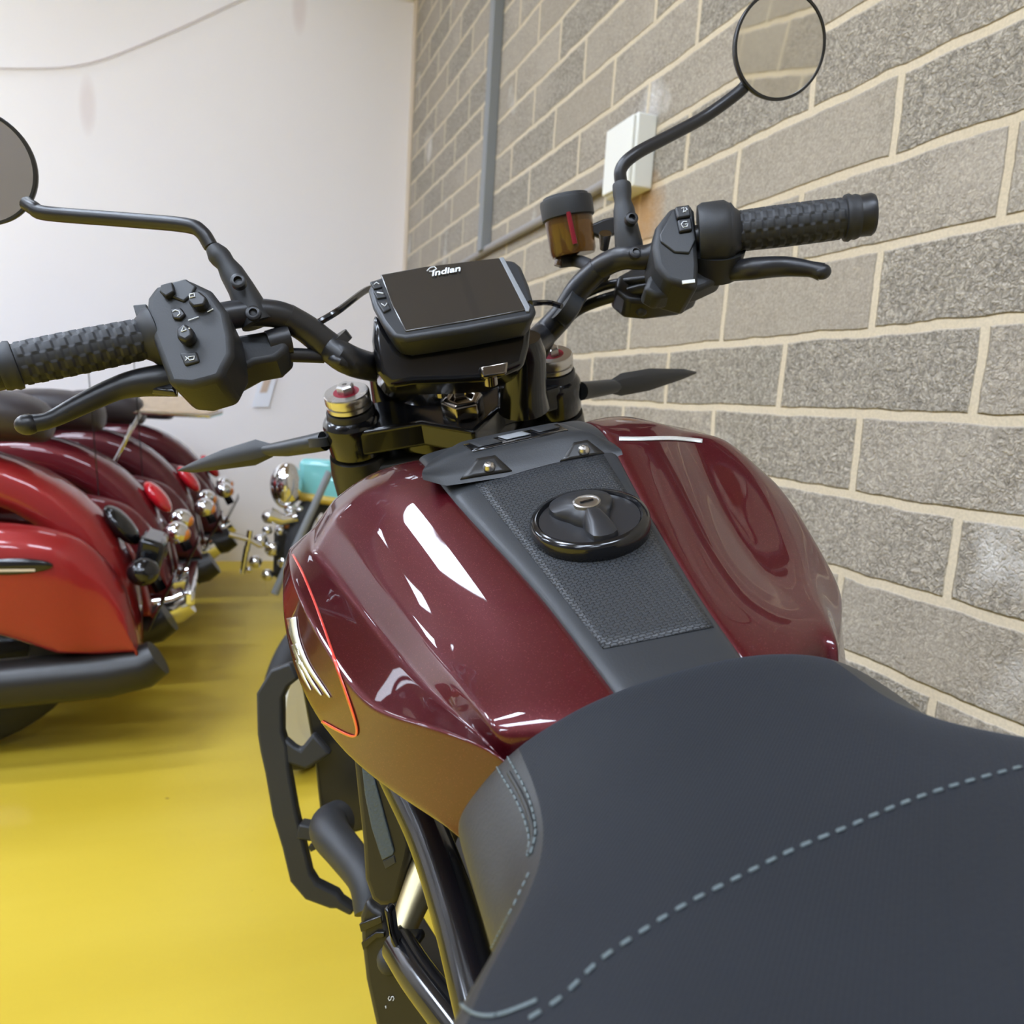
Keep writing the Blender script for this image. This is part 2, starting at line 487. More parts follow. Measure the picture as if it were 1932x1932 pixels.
class MB:
    """collects shapes for one mesh"""
    def __init__(s):
        s.v = []
        s.f = []

    def add(s, vs, fs):
        n = len(s.v)
        s.v += [Vector(v) for v in vs]
        s.f += [tuple(i + n for i in f) for f in fs]
        return s

    def tube(s, pts, r, seg=16, caps=True):
        pts = [Vector(p) for p in pts]
        rs = r if isinstance(r, (list, tuple)) else [r] * len(pts)
        vs, fs = [], []
        t0 = (pts[1] - pts[0]).normalized()
        n = t0.orthogonal().normalized()
        for i, p in enumerate(pts):
            if i == 0:
                t = t0
            elif i == len(pts) - 1:
                t = (pts[-1] - pts[-2]).normalized()
            else:
                t = ((pts[i] - pts[i - 1]).normalized() + (pts[i + 1] - pts[i]).normalized())
                t = t.normalized() if t.length > 1e-9 else (pts[i + 1] - pts[i]).normalized()
            n = (n - t * n.dot(t)).normalized()
            bn = t.cross(n)
            for k in range(seg):
                a = 2 * math.pi * k / seg
                vs.append(p + (n * math.cos(a) + bn * math.sin(a)) * rs[i])
        for i in range(len(pts) - 1):
            for k in range(seg):
                k2 = (k + 1) % seg
                fs.append((i * seg + k, i * seg + k2, (i + 1) * seg + k2, (i + 1) * seg + k))
        if caps:
            fs.append(tuple(range(seg - 1, -1, -1)))
            fs.append(tuple((len(pts) - 1) * seg + k for k in range(seg)))
        return s.add(vs, fs)

    def box(s, c, ex, ey, ez):
        c, ex, ey, ez = map(Vector, (c, ex, ey, ez))
        vs = [c + ex * a + ey * b + ez * d for a in (-1, 1) for b in (-1, 1) for d in (-1, 1)]
        return s.add(vs, [(0, 1, 3, 2), (4, 6, 7, 5), (0, 4, 5, 1), (2, 3, 7, 6), (0, 2, 6, 4), (1, 5, 7, 3)])

    def slab(s, pts, off):
        """polygon pts extruded by the vector off"""
        pts = [Vector(p) for p in pts]
        n = len(pts)
        off = Vector(off)
        vs = pts + [p + off for p in pts]
        return s.add(vs, [tuple(range(n)), tuple(range(2 * n - 1, n - 1, -1))] + [(i, (i + 1) % n, n + (i + 1) % n, n + i) for i in range(n)])

    def ellipsoid(s, c, ex, ey, ez, nu=20, nv=12):
        c, ex, ey, ez = map(Vector, (c, ex, ey, ez))
        vs = [c + ez]
        for j in range(1, nv):
            ph = math.pi * j / nv
            for i in range(nu):
                a = 2 * math.pi * i / nu
                vs.append(c + (ex * math.cos(a) + ey * math.sin(a)) * math.sin(ph) + ez * math.cos(ph))
        vs.append(c - ez)
        fs = [(0, 1 + i, 1 + (i + 1) % nu) for i in range(nu)]
        for j in range(nv - 2):
            for i in range(nu):
                a = 1 + j * nu + i
                b = 1 + j * nu + (i + 1) % nu
                fs.append((a, a + nu, b + nu, b))
        L = len(vs) - 1
        fs += [(L, L - nu + (i + 1) % nu, L - nu + i) for i in range(nu)]
        return s.add(vs, fs)

    def lathe(s, c, axis, prof, seg=40, ref=None):
        """profile of (radius, height along axis)"""
        c = Vector(c)
        a = Vector(axis).normalized()
        u = (Vector(ref) - a * Vector(ref).dot(a)).normalized() if ref else a.orthogonal().normalized()
        v = a.cross(u)
        vs, fs = [], []
        for (r, h) in prof:
            for k in range(seg):
                t = 2 * math.pi * k / seg
                vs.append(c + a * h + (u * math.cos(t) + v * math.sin(t)) * max(r, 1e-5))
        for i in range(len(prof) - 1):
            for k in range(seg):
                k2 = (k + 1) % seg
                fs.append((i * seg + k, i * seg + k2, (i + 1) * seg + k2, (i + 1) * seg + k))
        fs.append(tuple(range(seg)))
        fs.append(tuple((len(prof) - 1) * seg + k for k in range(seg)))
        return s.add(vs, fs)

    def torus(s, c, axis, R, r, segR=48, seg=14, squash=1.0):
        a = Vector(axis).normalized()
        u = a.orthogonal().normalized()
        v = a.cross(u)
        c = Vector(c)
        vs, fs = [], []
        for i in range(segR):
            t = 2 * math.pi * i / segR
            d = u * math.cos(t) + v * math.sin(t)
            for k in range(seg):
                p = 2 * math.pi * k / seg
                vs.append(c + d * (R + r * math.cos(p)) + a * (r * squash * math.sin(p)))
        for i in range(segR):
            for k in range(seg):
                i2, k2 = (i + 1) % segR, (k + 1) % seg
                fs.append((i * seg + k, i2 * seg + k, i2 * seg + k2, i * seg + k2))
        return s.add(vs, fs)

    def grid(s, rows, closed=False):
        n = len(rows[0])
        vs = [p for r in rows for p in r]
        fs = []
        for i in range(len(rows) - 1):
            for k in range(n - (0 if closed else 1)):
                k2 = (k + 1) % n
                fs.append((i * n + k, i * n + k2, (i + 1) * n + k2, (i + 1) * n + k))
        return s.add(vs, fs)

    def shift(s, off):
        off = Vector(off)
        s.v = [v + off for v in s.v]
        return s

    def build(s, name, material, parent=None, **kw):
        return mesh_obj(name, s.v, s.f, material, parent, **kw)


def spline(pts, n=8):
    """Catmull-Rom through points"""
    P = [Vector(p) for p in pts]
    P = [P[0] * 2 - P[1]] + P + [P[-1] * 2 - P[-2]]
    out = []
    for i in range(1, len(P) - 2):
        for k in range(n):
            t = k / n
            a, b, c, d = P[i - 1:i + 3]
            out.append(0.5 * ((2 * b) + (c - a) * t + (2 * a - 5 * b + 4 * c - d) * t * t + (3 * b - a - 3 * c + d) * t ** 3))
    out.append(P[-2])
    return out


def empty(name, M=None, loc=None, parent=None):
    o = bpy.data.objects.new(name, None)
    o.empty_display_size = 0.1
    COL.objects.link(o)
    if parent:
        o.parent = parent
    if M is not None:
        o.matrix_world = M
    if loc is not None:
        o.location = loc
    return o


def tag(o, label=None, cat=None, group=None, kind=None):
    if label:
        o['label'] = label
    if cat:
        o['category'] = cat
    if group:
        o['group'] = group
    if kind:
        o['kind'] = kind
    return o


def bevel_box(name, c, sx, sy, sz, material, parent=None, bev=0.004, rot=None):
    m = MB().box((0, 0, 0), (sx / 2, 0, 0), (0, sy / 2, 0), (0, 0, sz / 2))
    R = rot or Matrix.Identity(3)
    m.v = [R @ v + Vector(c) for v in m.v]
    return m.build(name, material, parent, bevel=bev)


# ================================================================== SETTING
X0, Y0, = -7.5, -5.0


def struct(name, m, material, **kw):
    o = m.build(name, material, **kw)
    o['kind'] = 'structure'
    return o


struct('floor', MB().box(((X0 + WALL_X) / 2, (Y0 + FAR_Y) / 2, -0.05), ((WALL_X - X0) / 2 + .1, 0, 0), (0, (FAR_Y - Y0) / 2 + .1, 0), (0, 0, 0.05)), 'floor', smooth=False)
struct('wall_right', MB().box((WALL_X + 0.07, (Y0 + FAR_Y) / 2, CEIL_Z / 2), (0.07, 0, 0), (0, (FAR_Y - Y0) / 2, 0), (0, 0, CEIL_Z / 2)), 'block', smooth=False)
struct('wall_far', MB().box(((X0 + WALL_X) / 2, FAR_Y + 0.05, CEIL_Z / 2), ((WALL_X - X0) / 2 + .14, 0, 0), (0, 0.05, 0), (0, 0, CEIL_Z / 2)), 'plaster', smooth=False)
struct('wall_left', MB().box((X0 - 0.05, (Y0 + FAR_Y) / 2, CEIL_Z / 2), (0.05, 0, 0), (0, (FAR_Y - Y0) / 2 + .1, 0), (0, 0, CEIL_Z / 2)), 'darkwall', smooth=False)
struct('wall_back', MB().box(((X0 + WALL_X) / 2, Y0 - 0.05, CEIL_Z / 2), ((WALL_X - X0) / 2 + .14, 0, 0), (0, 0.05, 0), (0, 0, CEIL_Z / 2)), 'darkwall', smooth=False)
struct('ceiling', MB().box(((X0 + WALL_X) / 2, (Y0 + FAR_Y) / 2, CEIL_Z + 0.05), ((WALL_X - X0) / 2 + .1, 0, 0), (0, (FAR_Y - Y0) / 2 + .1, 0), (0, 0, 0.05)), 'ceiling', smooth=False)
struct('trim_1', MB().box((0.80, FAR_Y - 0.02, 3.58), (0.26, 0, 0.0), (0, 0.02, 0), (0, 0, 0.035)), 'track', smooth=False)
struct('trim_2', MB().box((WALL_X - 0.006, FAR_Y - 0.045, 1.8), (0.005, 0, 0), (0, 0.045, 0), (0, 0, 1.8)), 'track', smooth=False)

# ceiling light panels, including the added fill ones
for i, (x, y, sx, sy, st) in enumerate(PANELS):
    L = MB().box((0, 0, 0), (sx / 2 + .02, 0, 0), (0, sy / 2 + .02, 0), (0, 0, 0.02)).build('ceiling_light', 'white', smooth=False)
    L.location = (x, y, CEIL_Z - 0.02)
    tag(L, 'rectangular fluorescent panel of the ceiling lighting, which is partly added unseen fill', 'light', 'ceiling light panels out of view overhead')
    lm = mat('lit_diffuser', (1, 1, 1), 0.5, emis=((0.80, 0.92, 1.12), st))
    d = MB().box((0, 0, -0.022), (sx / 2, 0, 0), (0, sy / 2, 0), (0, 0, 0.003)).build('diffuser', lm, L, smooth=False)

# grey trunking, cable and box on the block wall
tr = MB().box((0, 0, 1.17), (0.022, 0, 0), (0, 0.030, 0), (0, 0, 1.17)).build('cable_trunking', 'greypaint', bevel=0.003)
tr.location = (WALL_X - 0.022, 3.375, 1.755)
tag(tr, 'vertical grey cable trunking fixed to the block wall near its far end', 'trunking')


# ------------------------------------------------------------------ pixel ray helpers (photo frame 1932 px) -> places in the room
def ray(px, py):
    return FW + RT * ((px - 966) / FPX) - UPV * ((py - 966) / FPX)


def W_at(px, py, x=None, y=None, z=None, Z=None):
    d = ray(px, py)
    if Z is not None:
        t = Z
    elif x is not None:
        t = (x - CAM.x) / d.x
    elif y is not None:
        t = (y - CAM.y) / d.y
    else:
        t = (z - CAM.z) / d.z
    return CAM + d * t


xw = WALL_X - 0.016
a1, a2 = W_at(1172, 330, x=xw), W_at(923, 468, x=xw)
zz = (a1.z + a2.z) / 2
cb = MB().tube([(xw, 2.118, a1.z), (xw, 2.6, (a1.z + a2.z) / 2 - .004), (xw, a2.y, a2.z), (xw, 4.6, a2.z - 0.03)], 0.016, 12)
cb.build('cable_pipe', 'cable')
tag(bpy.data.objects['cable_pipe'], 'horizontal grey cable pipe running along the block wall to the white box', 'pipe')
jb = empty('junction_box', loc=(WALL_X, 2.03, 1.79))
MB().box((-0.03, 0, 0), (0.03, 0, 0), (0, 0.085, 0), (0, 0, 0.095)).build('box_body', 'boxwhite', jb, bevel=0.006)
MB().box((-0.065, 0, 0), (0.006, 0, 0), (0, 0.078, 0), (0, 0, 0.088)).build('lid', 'boxwhite', jb, bevel=0.004)
tag(jb, 'white square junction box on the block wall above a rust stain', 'box')

# thin tube added to draw the faint crease of the far wall sheet
cp = [W_at(-60, 126, y=FAR_Y - .012), W_at(60, 129, y=FAR_Y - .012), W_at(168, 119, y=FAR_Y - .012), W_at(300, 70, y=FAR_Y - .012), W_at(470, -8, y=FAR_Y - .012)]
o = MB().tube(spline(cp, 4), 0.003, 6).build('wall_crease_line', 'crease_line')
tag(o, 'thin beige line added for the crease across the cream far wall', 'line')

# hanging card with photo, in front of the far wall below the left switch
cardY = FAR_Y - .012
q = [W_at(497, 686, y=cardY), W_at(529, 684, y=cardY), W_at(507, 768, y=cardY), W_at(475, 768, y=cardY)]
c0 = sum(q, Vector()) / 4
stand = W_at(486, 768, y=cardY)
hc = empty('picture_card', loc=(c0.x, c0.y, c0.z))
MB().slab([p - c0 for p in q], (0, 0.004, 0)).build('card', 'paper', hc, smooth=False)
q2 = [q[0].lerp(q[2], .18).lerp(q[1].lerp(q[3], .18), .12), q[1].lerp(q[3], .18).lerp(q[0], .10), q[2].lerp(q[0], .32).lerp(q[3], .14), q[3].lerp(q[1], .32).lerp(q[2], .14)]
pic = [W_at(502, 706, y=cardY - .003), W_at(516, 703, y=cardY - .003), W_at(503, 740, y=cardY - .003), W_at(490, 741, y=cardY - .003)]
MB().slab([p - c0 for p in pic], (0, 0.002, 0)).build('printed_picture', 'wood', hc, smooth=False)
tag(hc, 'narrow white card with a small picture on the cream far wall', 'card')

# ================================================================== MAIN MOTORCYCLE
P0 = Vector((0.2065, 0.7065, 1.1147))
psi, lam = math.radians(-7.2), math.radians(15.5)
fv = Vector((-math.sin(psi), math.cos(psi), 0))
lv = Vector((-math.cos(psi), -math.sin(psi), 0))
uv = Vector((0, 0, 1))
c_, s_ = math.cos(lam), math.sin(lam)
BX, BY, BZ = fv, lv * c_ - uv * s_, uv * c_ + lv * s_
BM = Matrix(((BX.x, BY.x, BZ.x), (BX.y, BY.y, BZ.y), (BX.z, BY.z, BZ.z)))
BI = BM.transposed()
G = 1.1568
OFF = Vector((0, 0, G))
root_loc = P0 - BZ * G
bike = empty('motorcycle')
bike.matrix_world = Matrix.Translation(root_loc) @ BM.to_4x4()
tag(bike, 'maroon naked motorcycle in front of the camera with black bars, seat and round mirrors', 'motorcycle')
CO = BI @ (CAM - P0)          # eye in the bike's frame


def bray(px, py):
    return BI @ ray(px, py)


def U(px, py, x=None, y=None, z=None, Z=None):
    e = bray(px, py)
    if y is not None and y > .07:      # the eye is almost in this vertical plane: use the bar's sweep instead
        x, y = -.02 - .30 * y, None
    if Z is not None:
        t = Z
    elif x is not None:
        t = (x - CO.x) / e.x
    elif y is not None:
        t = (y - CO.y) / e.y
    else:
        t = (z - CO.z) / e.z
    return CO + e * t


def UP(px, py, p0, n):
    e = bray(px, py)
    n = Vector(n)
    return CO + e * ((Vector(p0) - CO).dot(n) / e.dot(n))


def depth(p):
    return (BM @ (Vector(p) - CO)).dot(FW)


def mpx(px, p):
    """size in metres of px pixels at point p"""
    return px * depth(p) / FPX


class B(MB):
    def build(s, name, material, parent=None, **kw):
        s.v = [v + OFF for v in s.v]
        return mesh_obj(name, s.v, s.f, material, parent or bike, **kw)


def bvh_of(verts, faces):
    return BVHTree.FromPolygons([tuple(v) for v in verts], faces)


def bvh_obj(o):
    dg = bpy.context.evaluated_depsgraph_get()
    dg.update()
    ev = o.evaluated_get(dg)
    me = ev.to_mesh()
    t = BVHTree.FromPolygons([tuple(v.co - OFF) for v in me.vertices], [tuple(p.vertices) for p in me.polygons])
    ev.to_mesh_clear()
    return t


def onsurf(tree, px, py, lift=0.0004):
    e = bray(px, py).normalized()
    h = tree.ray_cast(CO, e)
    if h[0] is None:
        return None
    n = h[1]
    if n.dot(e) > 0:
        n = -n
    return h[0] + n * lift


def patch(name, tree, poly, material, parent, lift=0.0005, thick=0.0006, sub=5):
    """a thin raised patch that follows the surface, from 4 corners"""
    rows = []
    a, b, c, d = [Vector((p[0], p[1], 0)) for p in poly]
    for i in range(sub + 1):
        r = []
        for j in range(sub + 1):
            p = a.lerp(b, j / sub).lerp(d.lerp(c, j / sub), i / sub)
            h = onsurf(tree, p.x, p.y, lift)
            r.append(h)
        if all(x is not None for x in r):
            rows.append(r)
    m = B().grid(rows)
    o = m.build(name, material, parent)
    sol = o.modifiers.new('solid', 'SOLIDIFY')
    sol.thickness = thick
    sol.offset = 0
    return o


# ---------------------------------------------------------------- fuel tank
TK = {
    'A': [(-.12, .066, -.045), (-.17, .066, -.0465), (-.22, .056, -.0710), (-.27, .043, -.0945), (-.32, .033, -.1135), (-.37, .0285, -.1295), (-.425, .025, -.143)],
    'M': [(-.118, .105, -.045), (-.165, .104, -.0460), (-.215, .094, -.0710), (-.265, .080, -.0950), (-.315, .068, -.1145), (-.36, .062, -.1295), (-.415, .057, -.1405)],
    'R': [(-.115, .137, -.061), (-.160, .1385, -.0665), (-.205, .127, -.0875), (-.25, .1145, -.1075), (-.30, .101, -.1265), (-.345, .0925, -.137), (-.40, .0845, -.1405)],
    'Q': [(-.120, .157, -.078), (-.165, .1595, -.089), (-.205, .1435, -.106), (-.25, .1285, -.1255), (-.295, .1155, -.139), (-.34, .104, -.1465), (-.395, .0855, -.1525)],
    'E': [(-0.125, 0.172, -0.088), (-0.2, 0.169, -0.091), (-0.245, 0.1615, -0.1085), (-0.29, 0.149, -0.128), (-0.335, 0.1353, -0.146), (-0.362, 0.115, -0.1455), (-0.41, 0.08, -0.15)],
    'F': [(-0.1239, 0.174, -0.0917), (-0.1901, 0.1716, -0.0952), (-0.2329, 0.1661, -0.1125), (-0.2779, 0.1554, -0.1346), (-0.3229, 0.1414, -0.1528), (-0.3539, 0.1198, -0.155), (-0.4001, 0.087, -0.1603)],
    'B': [(-0.12, 0.181, -0.105), (-0.155, 0.181, -0.11), (-0.19, 0.1825, -0.1265), (-0.235, 0.178, -0.158), (-0.28, 0.163, -0.177), (-0.325, 0.137, -0.1885), (-0.365, 0.112, -0.197)],
    'C': [(-.130, .170, -.150), (-.180, .172, -.157), (-.22, .172, -.168), (-.27, .162, -.185), (-.31, .147, -.200), (-.345, .125, -.208), (-.38, .102, -.212)],
    'D': [(-.130, .08, -.20), (-.180, .08, -.21), (-.22, .08, -.22), (-.27, .07, -.225), (-.31, .06, -.23), (-.345, .05, -.23), (-.38, .05, -.23)],
}
order = 'IAMRQEFBCD'
TK['I'] = [(x, y - .004, z - .014) for x, y, z in TK['A']]
AR = [.070, .069, .0615, .0545, .048, .040, .034]     # the strip is a little wider on the right


def tank_half(sign, name):
    rows = []
    # front nose ring
    nose = []
    for k in order:
        x, y, z = TK[k][0]
        nose.append(Vector((x + 0.022, (y - .10) * .92 + .096, z - 0.035)))
    rows.append(nose)
    for i in range(7):
        rows.append([Vector(TK[k][i]) for k in order])
    # rear closing ring
    rows.append([Vector((r.x - 0.004, r.y * .96, r.z - .012)) for r in rows[-1]])
    if sign < 0:
        for i, yr in enumerate([AR[0]] + AR + [AR[-1]]):
            rows[i][0].y = yr - .004
            rows[i][1].y = yr
            rows[i][2].y = yr * .5 + rows[i][3].y * .5
        for r in rows:
            r[5].z -= .010
            r[6].z -= .008
            r[4] = (r[3] + r[5]) / 2 + Vector((0, .004, .006))
            for k in range(4, len(r)):
                r[k].y *= 1.055
    else:
        for r in rows:
            for k in range(5, len(r)):
                r[k].y *= 1.03
    for r in rows:
        for p in r:
            p.y *= sign
    m = B().grid(rows)
    n = len(order)
    m.f.append(tuple(range(n)))
    m.f.append(tuple(reversed(range((len(rows) - 1) * n, len(rows) * n))))
    o = m.build(name, 'maroon', bike, angle=180)
    # creases
    me = o.data
    cr = me.attributes.new('crease_edge', 'FLOAT', 'EDGE')
    key = {}
    W = {'A': .55, 'R': .93, 'Q': .72, 'E': .92, 'F': .4, 'B': .95} if sign > 0 else {'A': .5, 'R': .45, 'Q': .3, 'E': .35, 'F': .2, 'B': .6}
    cols = {}
    for ci, k in enumerate(order):
        for r in rows:
            p = r[ci] + OFF
            cols[tuple(round(v, 5) for v in p)] = k
    vk = [cols.get(tuple(round(v, 5) for v in vv.co)) for vv in me.vertices]
    ringkey = {}
    for ri, r in enumerate(rows):
        for p in r:
            ringkey[tuple(round(v, 5) for v in (p + OFF))] = ri
    rk_ = [ringkey.get(tuple(round(v, 5) for v in vv.co)) for vv in me.vertices]
    for e in me.edges:
        a, b = vk[e.vertices[0]], vk[e.vertices[1]]
        ra_, rb_ = rk_[e.vertices[0]], rk_[e.vertices[1]]
        if a == b and a in W:
            cr.data[e.index].value = W[a]
        elif ra_ == rb_ == 1:
            cr.data[e.index].value = .7
        elif ra_ == rb_ == 2 and {a, b} in ({'M', 'R'}, {'R', 'Q'}):
            cr.data[e.index].value = .6
    sb = o.modifiers.new('sub', 'SUBSURF')
    sb.levels = 3
    sb.render_levels = 3
    return o


tankL = tank_half(1, 'fuel_tank_shell')
tankR = tank_half(-1, 'fuel_tank_shell')
TL, TR = bvh_obj(tankL), bvh_obj(tankR)

# tank centre console (strip between the shells)
strip = []
AA = TK['A']
for i in range(7):
    x, y, z = AA[i]
    yl, yr = y + 0.002, AR[i] + .002
    strip.append([Vector((x, yy * k, z + h)) for yy, k, h in ((yl, 1.0, -.020), (yl, 1.0, -.001), (yl, .93, .0025), (yl, .5, .0035), (0, 0, .004), (-yr, .5, .0035), (-yr, .93, .0025), (-yr, 1.0, -.001), (-yr, 1.0, -.020))])
last = [p + Vector((-0.012, 0, -.02)) for p in strip[-1]]
strip.append(last)
con = B().grid(strip).build('tank_console', 'plastic', bike, angle=60)
con.modifiers.new('sub', 'SUBSURF').levels = 2
con.modifiers['sub'].render_levels = 2
TC = bvh_obj(con)
patch('textured_panel', TC, [(887, 903), (1138, 858), (1346, 1184), (1138, 1225)], 'panel_plastic', con, lift=0.0003, thick=0.0004, sub=14)

# console front cover
rows = []
spec = [
    (-.2085, [(798, 905), (842, 917), (920, 905), (1005, 892), (1090, 878), (1166, 865), (1176, 860)]),
    (-.2050, [(796, 893), (838, 897), (905, 889), (1000, 875), (1090, 861), (1150, 853), (1172, 848)]),
    (-.1930, [(799, 884), (838, 866), (890, 851), (985, 833), (1066, 815), (1112, 814), (1160, 838)]),
    (-.1500, [(818, 864), (850, 846), (868, 836), (930, 822), (990, 810), (1048, 798), (1128, 816)]),
    (-.1300, [(820, 864), (852, 843), (870, 833), (930, 819), (990, 807), (1050, 796), (1128, 816)]),
]
for x, px in spec:
    rows.append([U(a, b, x=x) for a, b in px])
rows.append([p + Vector((.012, 0, -.03)) for p in rows[-1]])
cov = B().grid(rows).build('console_front_cover', 'plastic', bike, angle=180, subsurf=2)
me = cov.data
cr = me.attributes.new('crease_edge', 'FLOAT', 'EDGE')
for e in me.edges:
    cr.data[e.index].value = 0.75
TV = bvh_obj(cov)
patch('vent_slot', TV, [(874, 840), (1052, 801), (1072, 813), (892, 853)], 'gloss', cov, lift=.0003)
patch('vent_slot', TV, [(886, 838), (928, 829), (948, 836), (904, 846)], 'matte', cov, lift=.001)
patch('vent_slot', TV, [(1000, 812), (1042, 803), (1056, 809), (1018, 818)], 'matte', cov, lift=.001)
patch('vent_slot', TV, [(940, 827), (985, 817), (1002, 822), (956, 832)], 'greypaint', cov, lift=.0012)
patch('bolt_recess', TV, [(900, 866), (934, 860), (966, 889), (868, 905)], 'engine', cov, lift=.0006)
patch('bolt_recess', TV, [(1082, 836), (1108, 831), (1140, 856), (1056, 871)], 'engine', cov, lift=.0006)
for px, py in ((923, 884), (1101, 852)):
    p = onsurf(TV, px, py, .0005) or U(px, py, x=-.205)
    r = mpx(12, p)
    B().lathe(p, (-.45, 0, .9), [(r, 0), (r, .0015), (r * .75, .0035), (r * .4, .0042), (r * .38, .003)], 20).build('cover_bolt', 'steel', cov)

# fuel cap -------------------------------------------------------
CN = Vector((-.30, 0, .954)).normalized()      # normal of the cap
cc = UP(1114, 1003, Vector((-.30, 0, -.103)), CN)
R0 = mpx(113, cc)
fc = B().lathe(cc, CN, [(R0 * .93, -.010), (R0 * .97, -.004), (R0 * 1.0, .002), (R0 * 1.0, .009), (R0 * .96, .0115), (R0 * .88, .012), (R0 * .84, .0095)], 56).build('fuel_cap', 'gloss', bike, angle=50)
fc['label'] = 'black round fuel cap'
cx_ = (Vector((1, 0, 0)) - CN * CN.x).normalized()
cy_ = Vector((0, 1, 0))
ct = cc + CN * .0095
# dished floor and raised centre web with three wings
B().lathe(ct, CN, [(R0 * .84, -.001), (R0 * .84, .0005), (0.001, .0005)], 48).build('cap_dish', 'satin', fc)
web = B()
nW = 48
ring0, ring1 = [], []
for k in range(nW):
    a = 2 * math.pi * k / nW
    # wings: a wide one away from the rider, two towards the sides
    w_ = max(math.exp(-((abs((a - c + math.pi) % (2 * math.pi) - math.pi)) / wd) ** 4) for c, wd in ((0.0, 1.22), (math.pi, .46)))
    rr = R0 * (.34 + .50 * w_)
    d = cx_ * math.cos(a) + cy_ * math.sin(a)
    ring0.append(ct + d * rr)
    ring1.append((d, rr))
rowsw = [ring0, [ct + d * rr * .97 + CN * .004 * (1 if rr > R0 * .6 else 1) for d, rr in ring1], [ct + d * rr * .62 + CN * .0085 for d, rr in ring1], [ct + d * rr * .3 + CN * .0105 for d, rr in ring1]]
web.grid(rowsw, closed=True)
web.f.append(tuple(range(3 * nW, 4 * nW)))
web.build('cap_grip', 'satin', fc, angle=40)
lk = ct + CN * .0092 + cx_ * R0 * .06
B().lathe(lk, CN, [(R0 * .23, -.002), (R0 * .23, .0016), (R0 * .20, .002), (R0 * .19, .0014), (.0001, .0014)], 28).build('key_lock', 'steel', fc)
B().box(lk + CN * .0017, cx_ * .0007, cy_ * .0042, CN * .0004).build('keyhole', 'gloss', fc, smooth=False)

# graphics on the left shell
def ribbon(name, tree, pts, wpx, material, parent, lift=.0006, dens=10):
    L, Rr = [], []
    P = spline([(a, b, 0) for a, b in pts], dens)
    for i, p in enumerate(P):
        t = (P[min(i + 1, len(P) - 1)] - P[max(i - 1, 0)]).normalized()
        n = Vector((-t.y, t.x, 0))
        ww = wpx(i / (len(P) - 1)) if callable(wpx) else wpx
        a = onsurf(tree, *(p + n * ww / 2).xy, lift)
        b = onsurf(tree, *(p - n * ww / 2).xy, lift)
        if a is None or b is None:
            continue
        if L and (a - L[-1]).length > .05:
            continue
        L.append(a)
        Rr.append(b)
    if len(L) < 2:
        return None
    o = B().grid([[a, b] for a, b in zip(L, Rr)]).build(name, material, parent)
    sol = o.modifiers.new('solid', 'SOLIDIFY')
    sol.thickness = .0003
    sol.offset = 0
    return o


ribbon('pinstripe', TL, [(553, 1047), (572, 1085), (600, 1155), (630, 1240), (655, 1310), (672, 1362), (674, 1384), (664, 1388), (640, 1378), (600, 1356)], 4.5, 'redink', tankL)
ribbon('tank_graphic', TL, [(551, 1165), (556, 1195), (566, 1225), (585, 1262), (624, 1316)], lambda t: 16 * (1 - t) ** .6 + 2, 'greyink', tankL)
ribbon('tank_graphic', TL, [(557, 1215), (566, 1245), (585, 1280), (608, 1312)], lambda t: 10 * (1 - t) ** .6 + 1.5, 'greyink', tankL)
ribbon('tank_graphic', TL, [(562, 1245), (572, 1272), (588, 1302)], lambda t: 6 * (1 - t) ** .6 + 1.5, 'greyink', tankL)
ribbon('tank_graphic', TR, [(1168, 829), (1210, 829), (1270, 828), (1325, 833)], 7, 'greyink', tankR)

# ---------------------------------------------------------------- seat
SS = [
    (-.394, [(0, -.158), (.04, -.159), (.074, -.165), (.098, -.176), (.111, -.186), (.106, -.205), (.06, -.215)]),
    (-.402, [(0, -.140), (.04, -.142), (.078, -.152), (.099, -.168), (.1125, -.181), (.108, -.202), (.06, -.215)]),
    (-.420, [(0, -.1305), (.04, -.1325), (.080, -.146), (.0985, -.165), (.1125, -.180), (.1085, -.202), (.06, -.215)]),
    (-.450, [(0, -.136), (.04, -.139), (.080, -.155), (.097, -.171), (.1120, -.184), (.1085, -.206), (.06, -.22)]),
    (-.480, [(0, -.140), (.05, -.143), (.087, -.156), (.100, -.173), (.1110, -.188), (.1075, -.214), (.06, -.23)]),
    (-.510, [(0, -.141), (.06, -.144), (.110, -.1555), (.115, -.175), (.1140, -.198), (.1060, -.222), (.06, -.235)]),
    (-.540, [(0, -.139), (.07, -.142), (.135, -.155), (.142, -.172), (.1330, -.198), (.1100, -.222), (.06, -.235)]),
    (-.580, [(0, -.134), (.08, -.138), (.142, -.149), (.149, -.168), (.1400, -.198), (.1150, -.222), (.06, -.235)]),
    (-.650, [(0, -.118), (.08, -.122), (.142, -.134), (.150, -.155), (.1400, -.19), (.1150, -.215), (.06, -.23)]),
    (-.780, [(0, -.108), (.08, -.110), (.128, -.122), (.136, -.145), (.1280, -.18), (.1050, -.205), (.06, -.22)]),
    (-.900, [(0, -.105), (.07, -.108), (.110, -.120), (.116, -.14), (.1080, -.17), (.0900, -.19), (.05, -.20)]),
    (-.960, [(0, -.125), (.05, -.127), (.080, -.135), (.085, -.145), (.0800, -.16), (.0700, -.17), (.04, -.18)]),
]
rows = []
for x, hp in SS:
    r = [Vector((x, y, z)) for y, z in reversed(hp)] + [Vector((x, -y, z)) for y, z in hp[1:]]
    rows.append(r)
sm = B().grid(rows)
nn = len(rows[0])
sm.f.append(tuple(range(nn)))
sm.f.append(tuple(reversed(range((len(rows) - 1) * nn, len(rows) * nn))))
sm.f += [(i * nn, (i + 1) * nn, (i + 1) * nn + nn - 1, i * nn + nn - 1) for i in range(len(rows) - 1)]
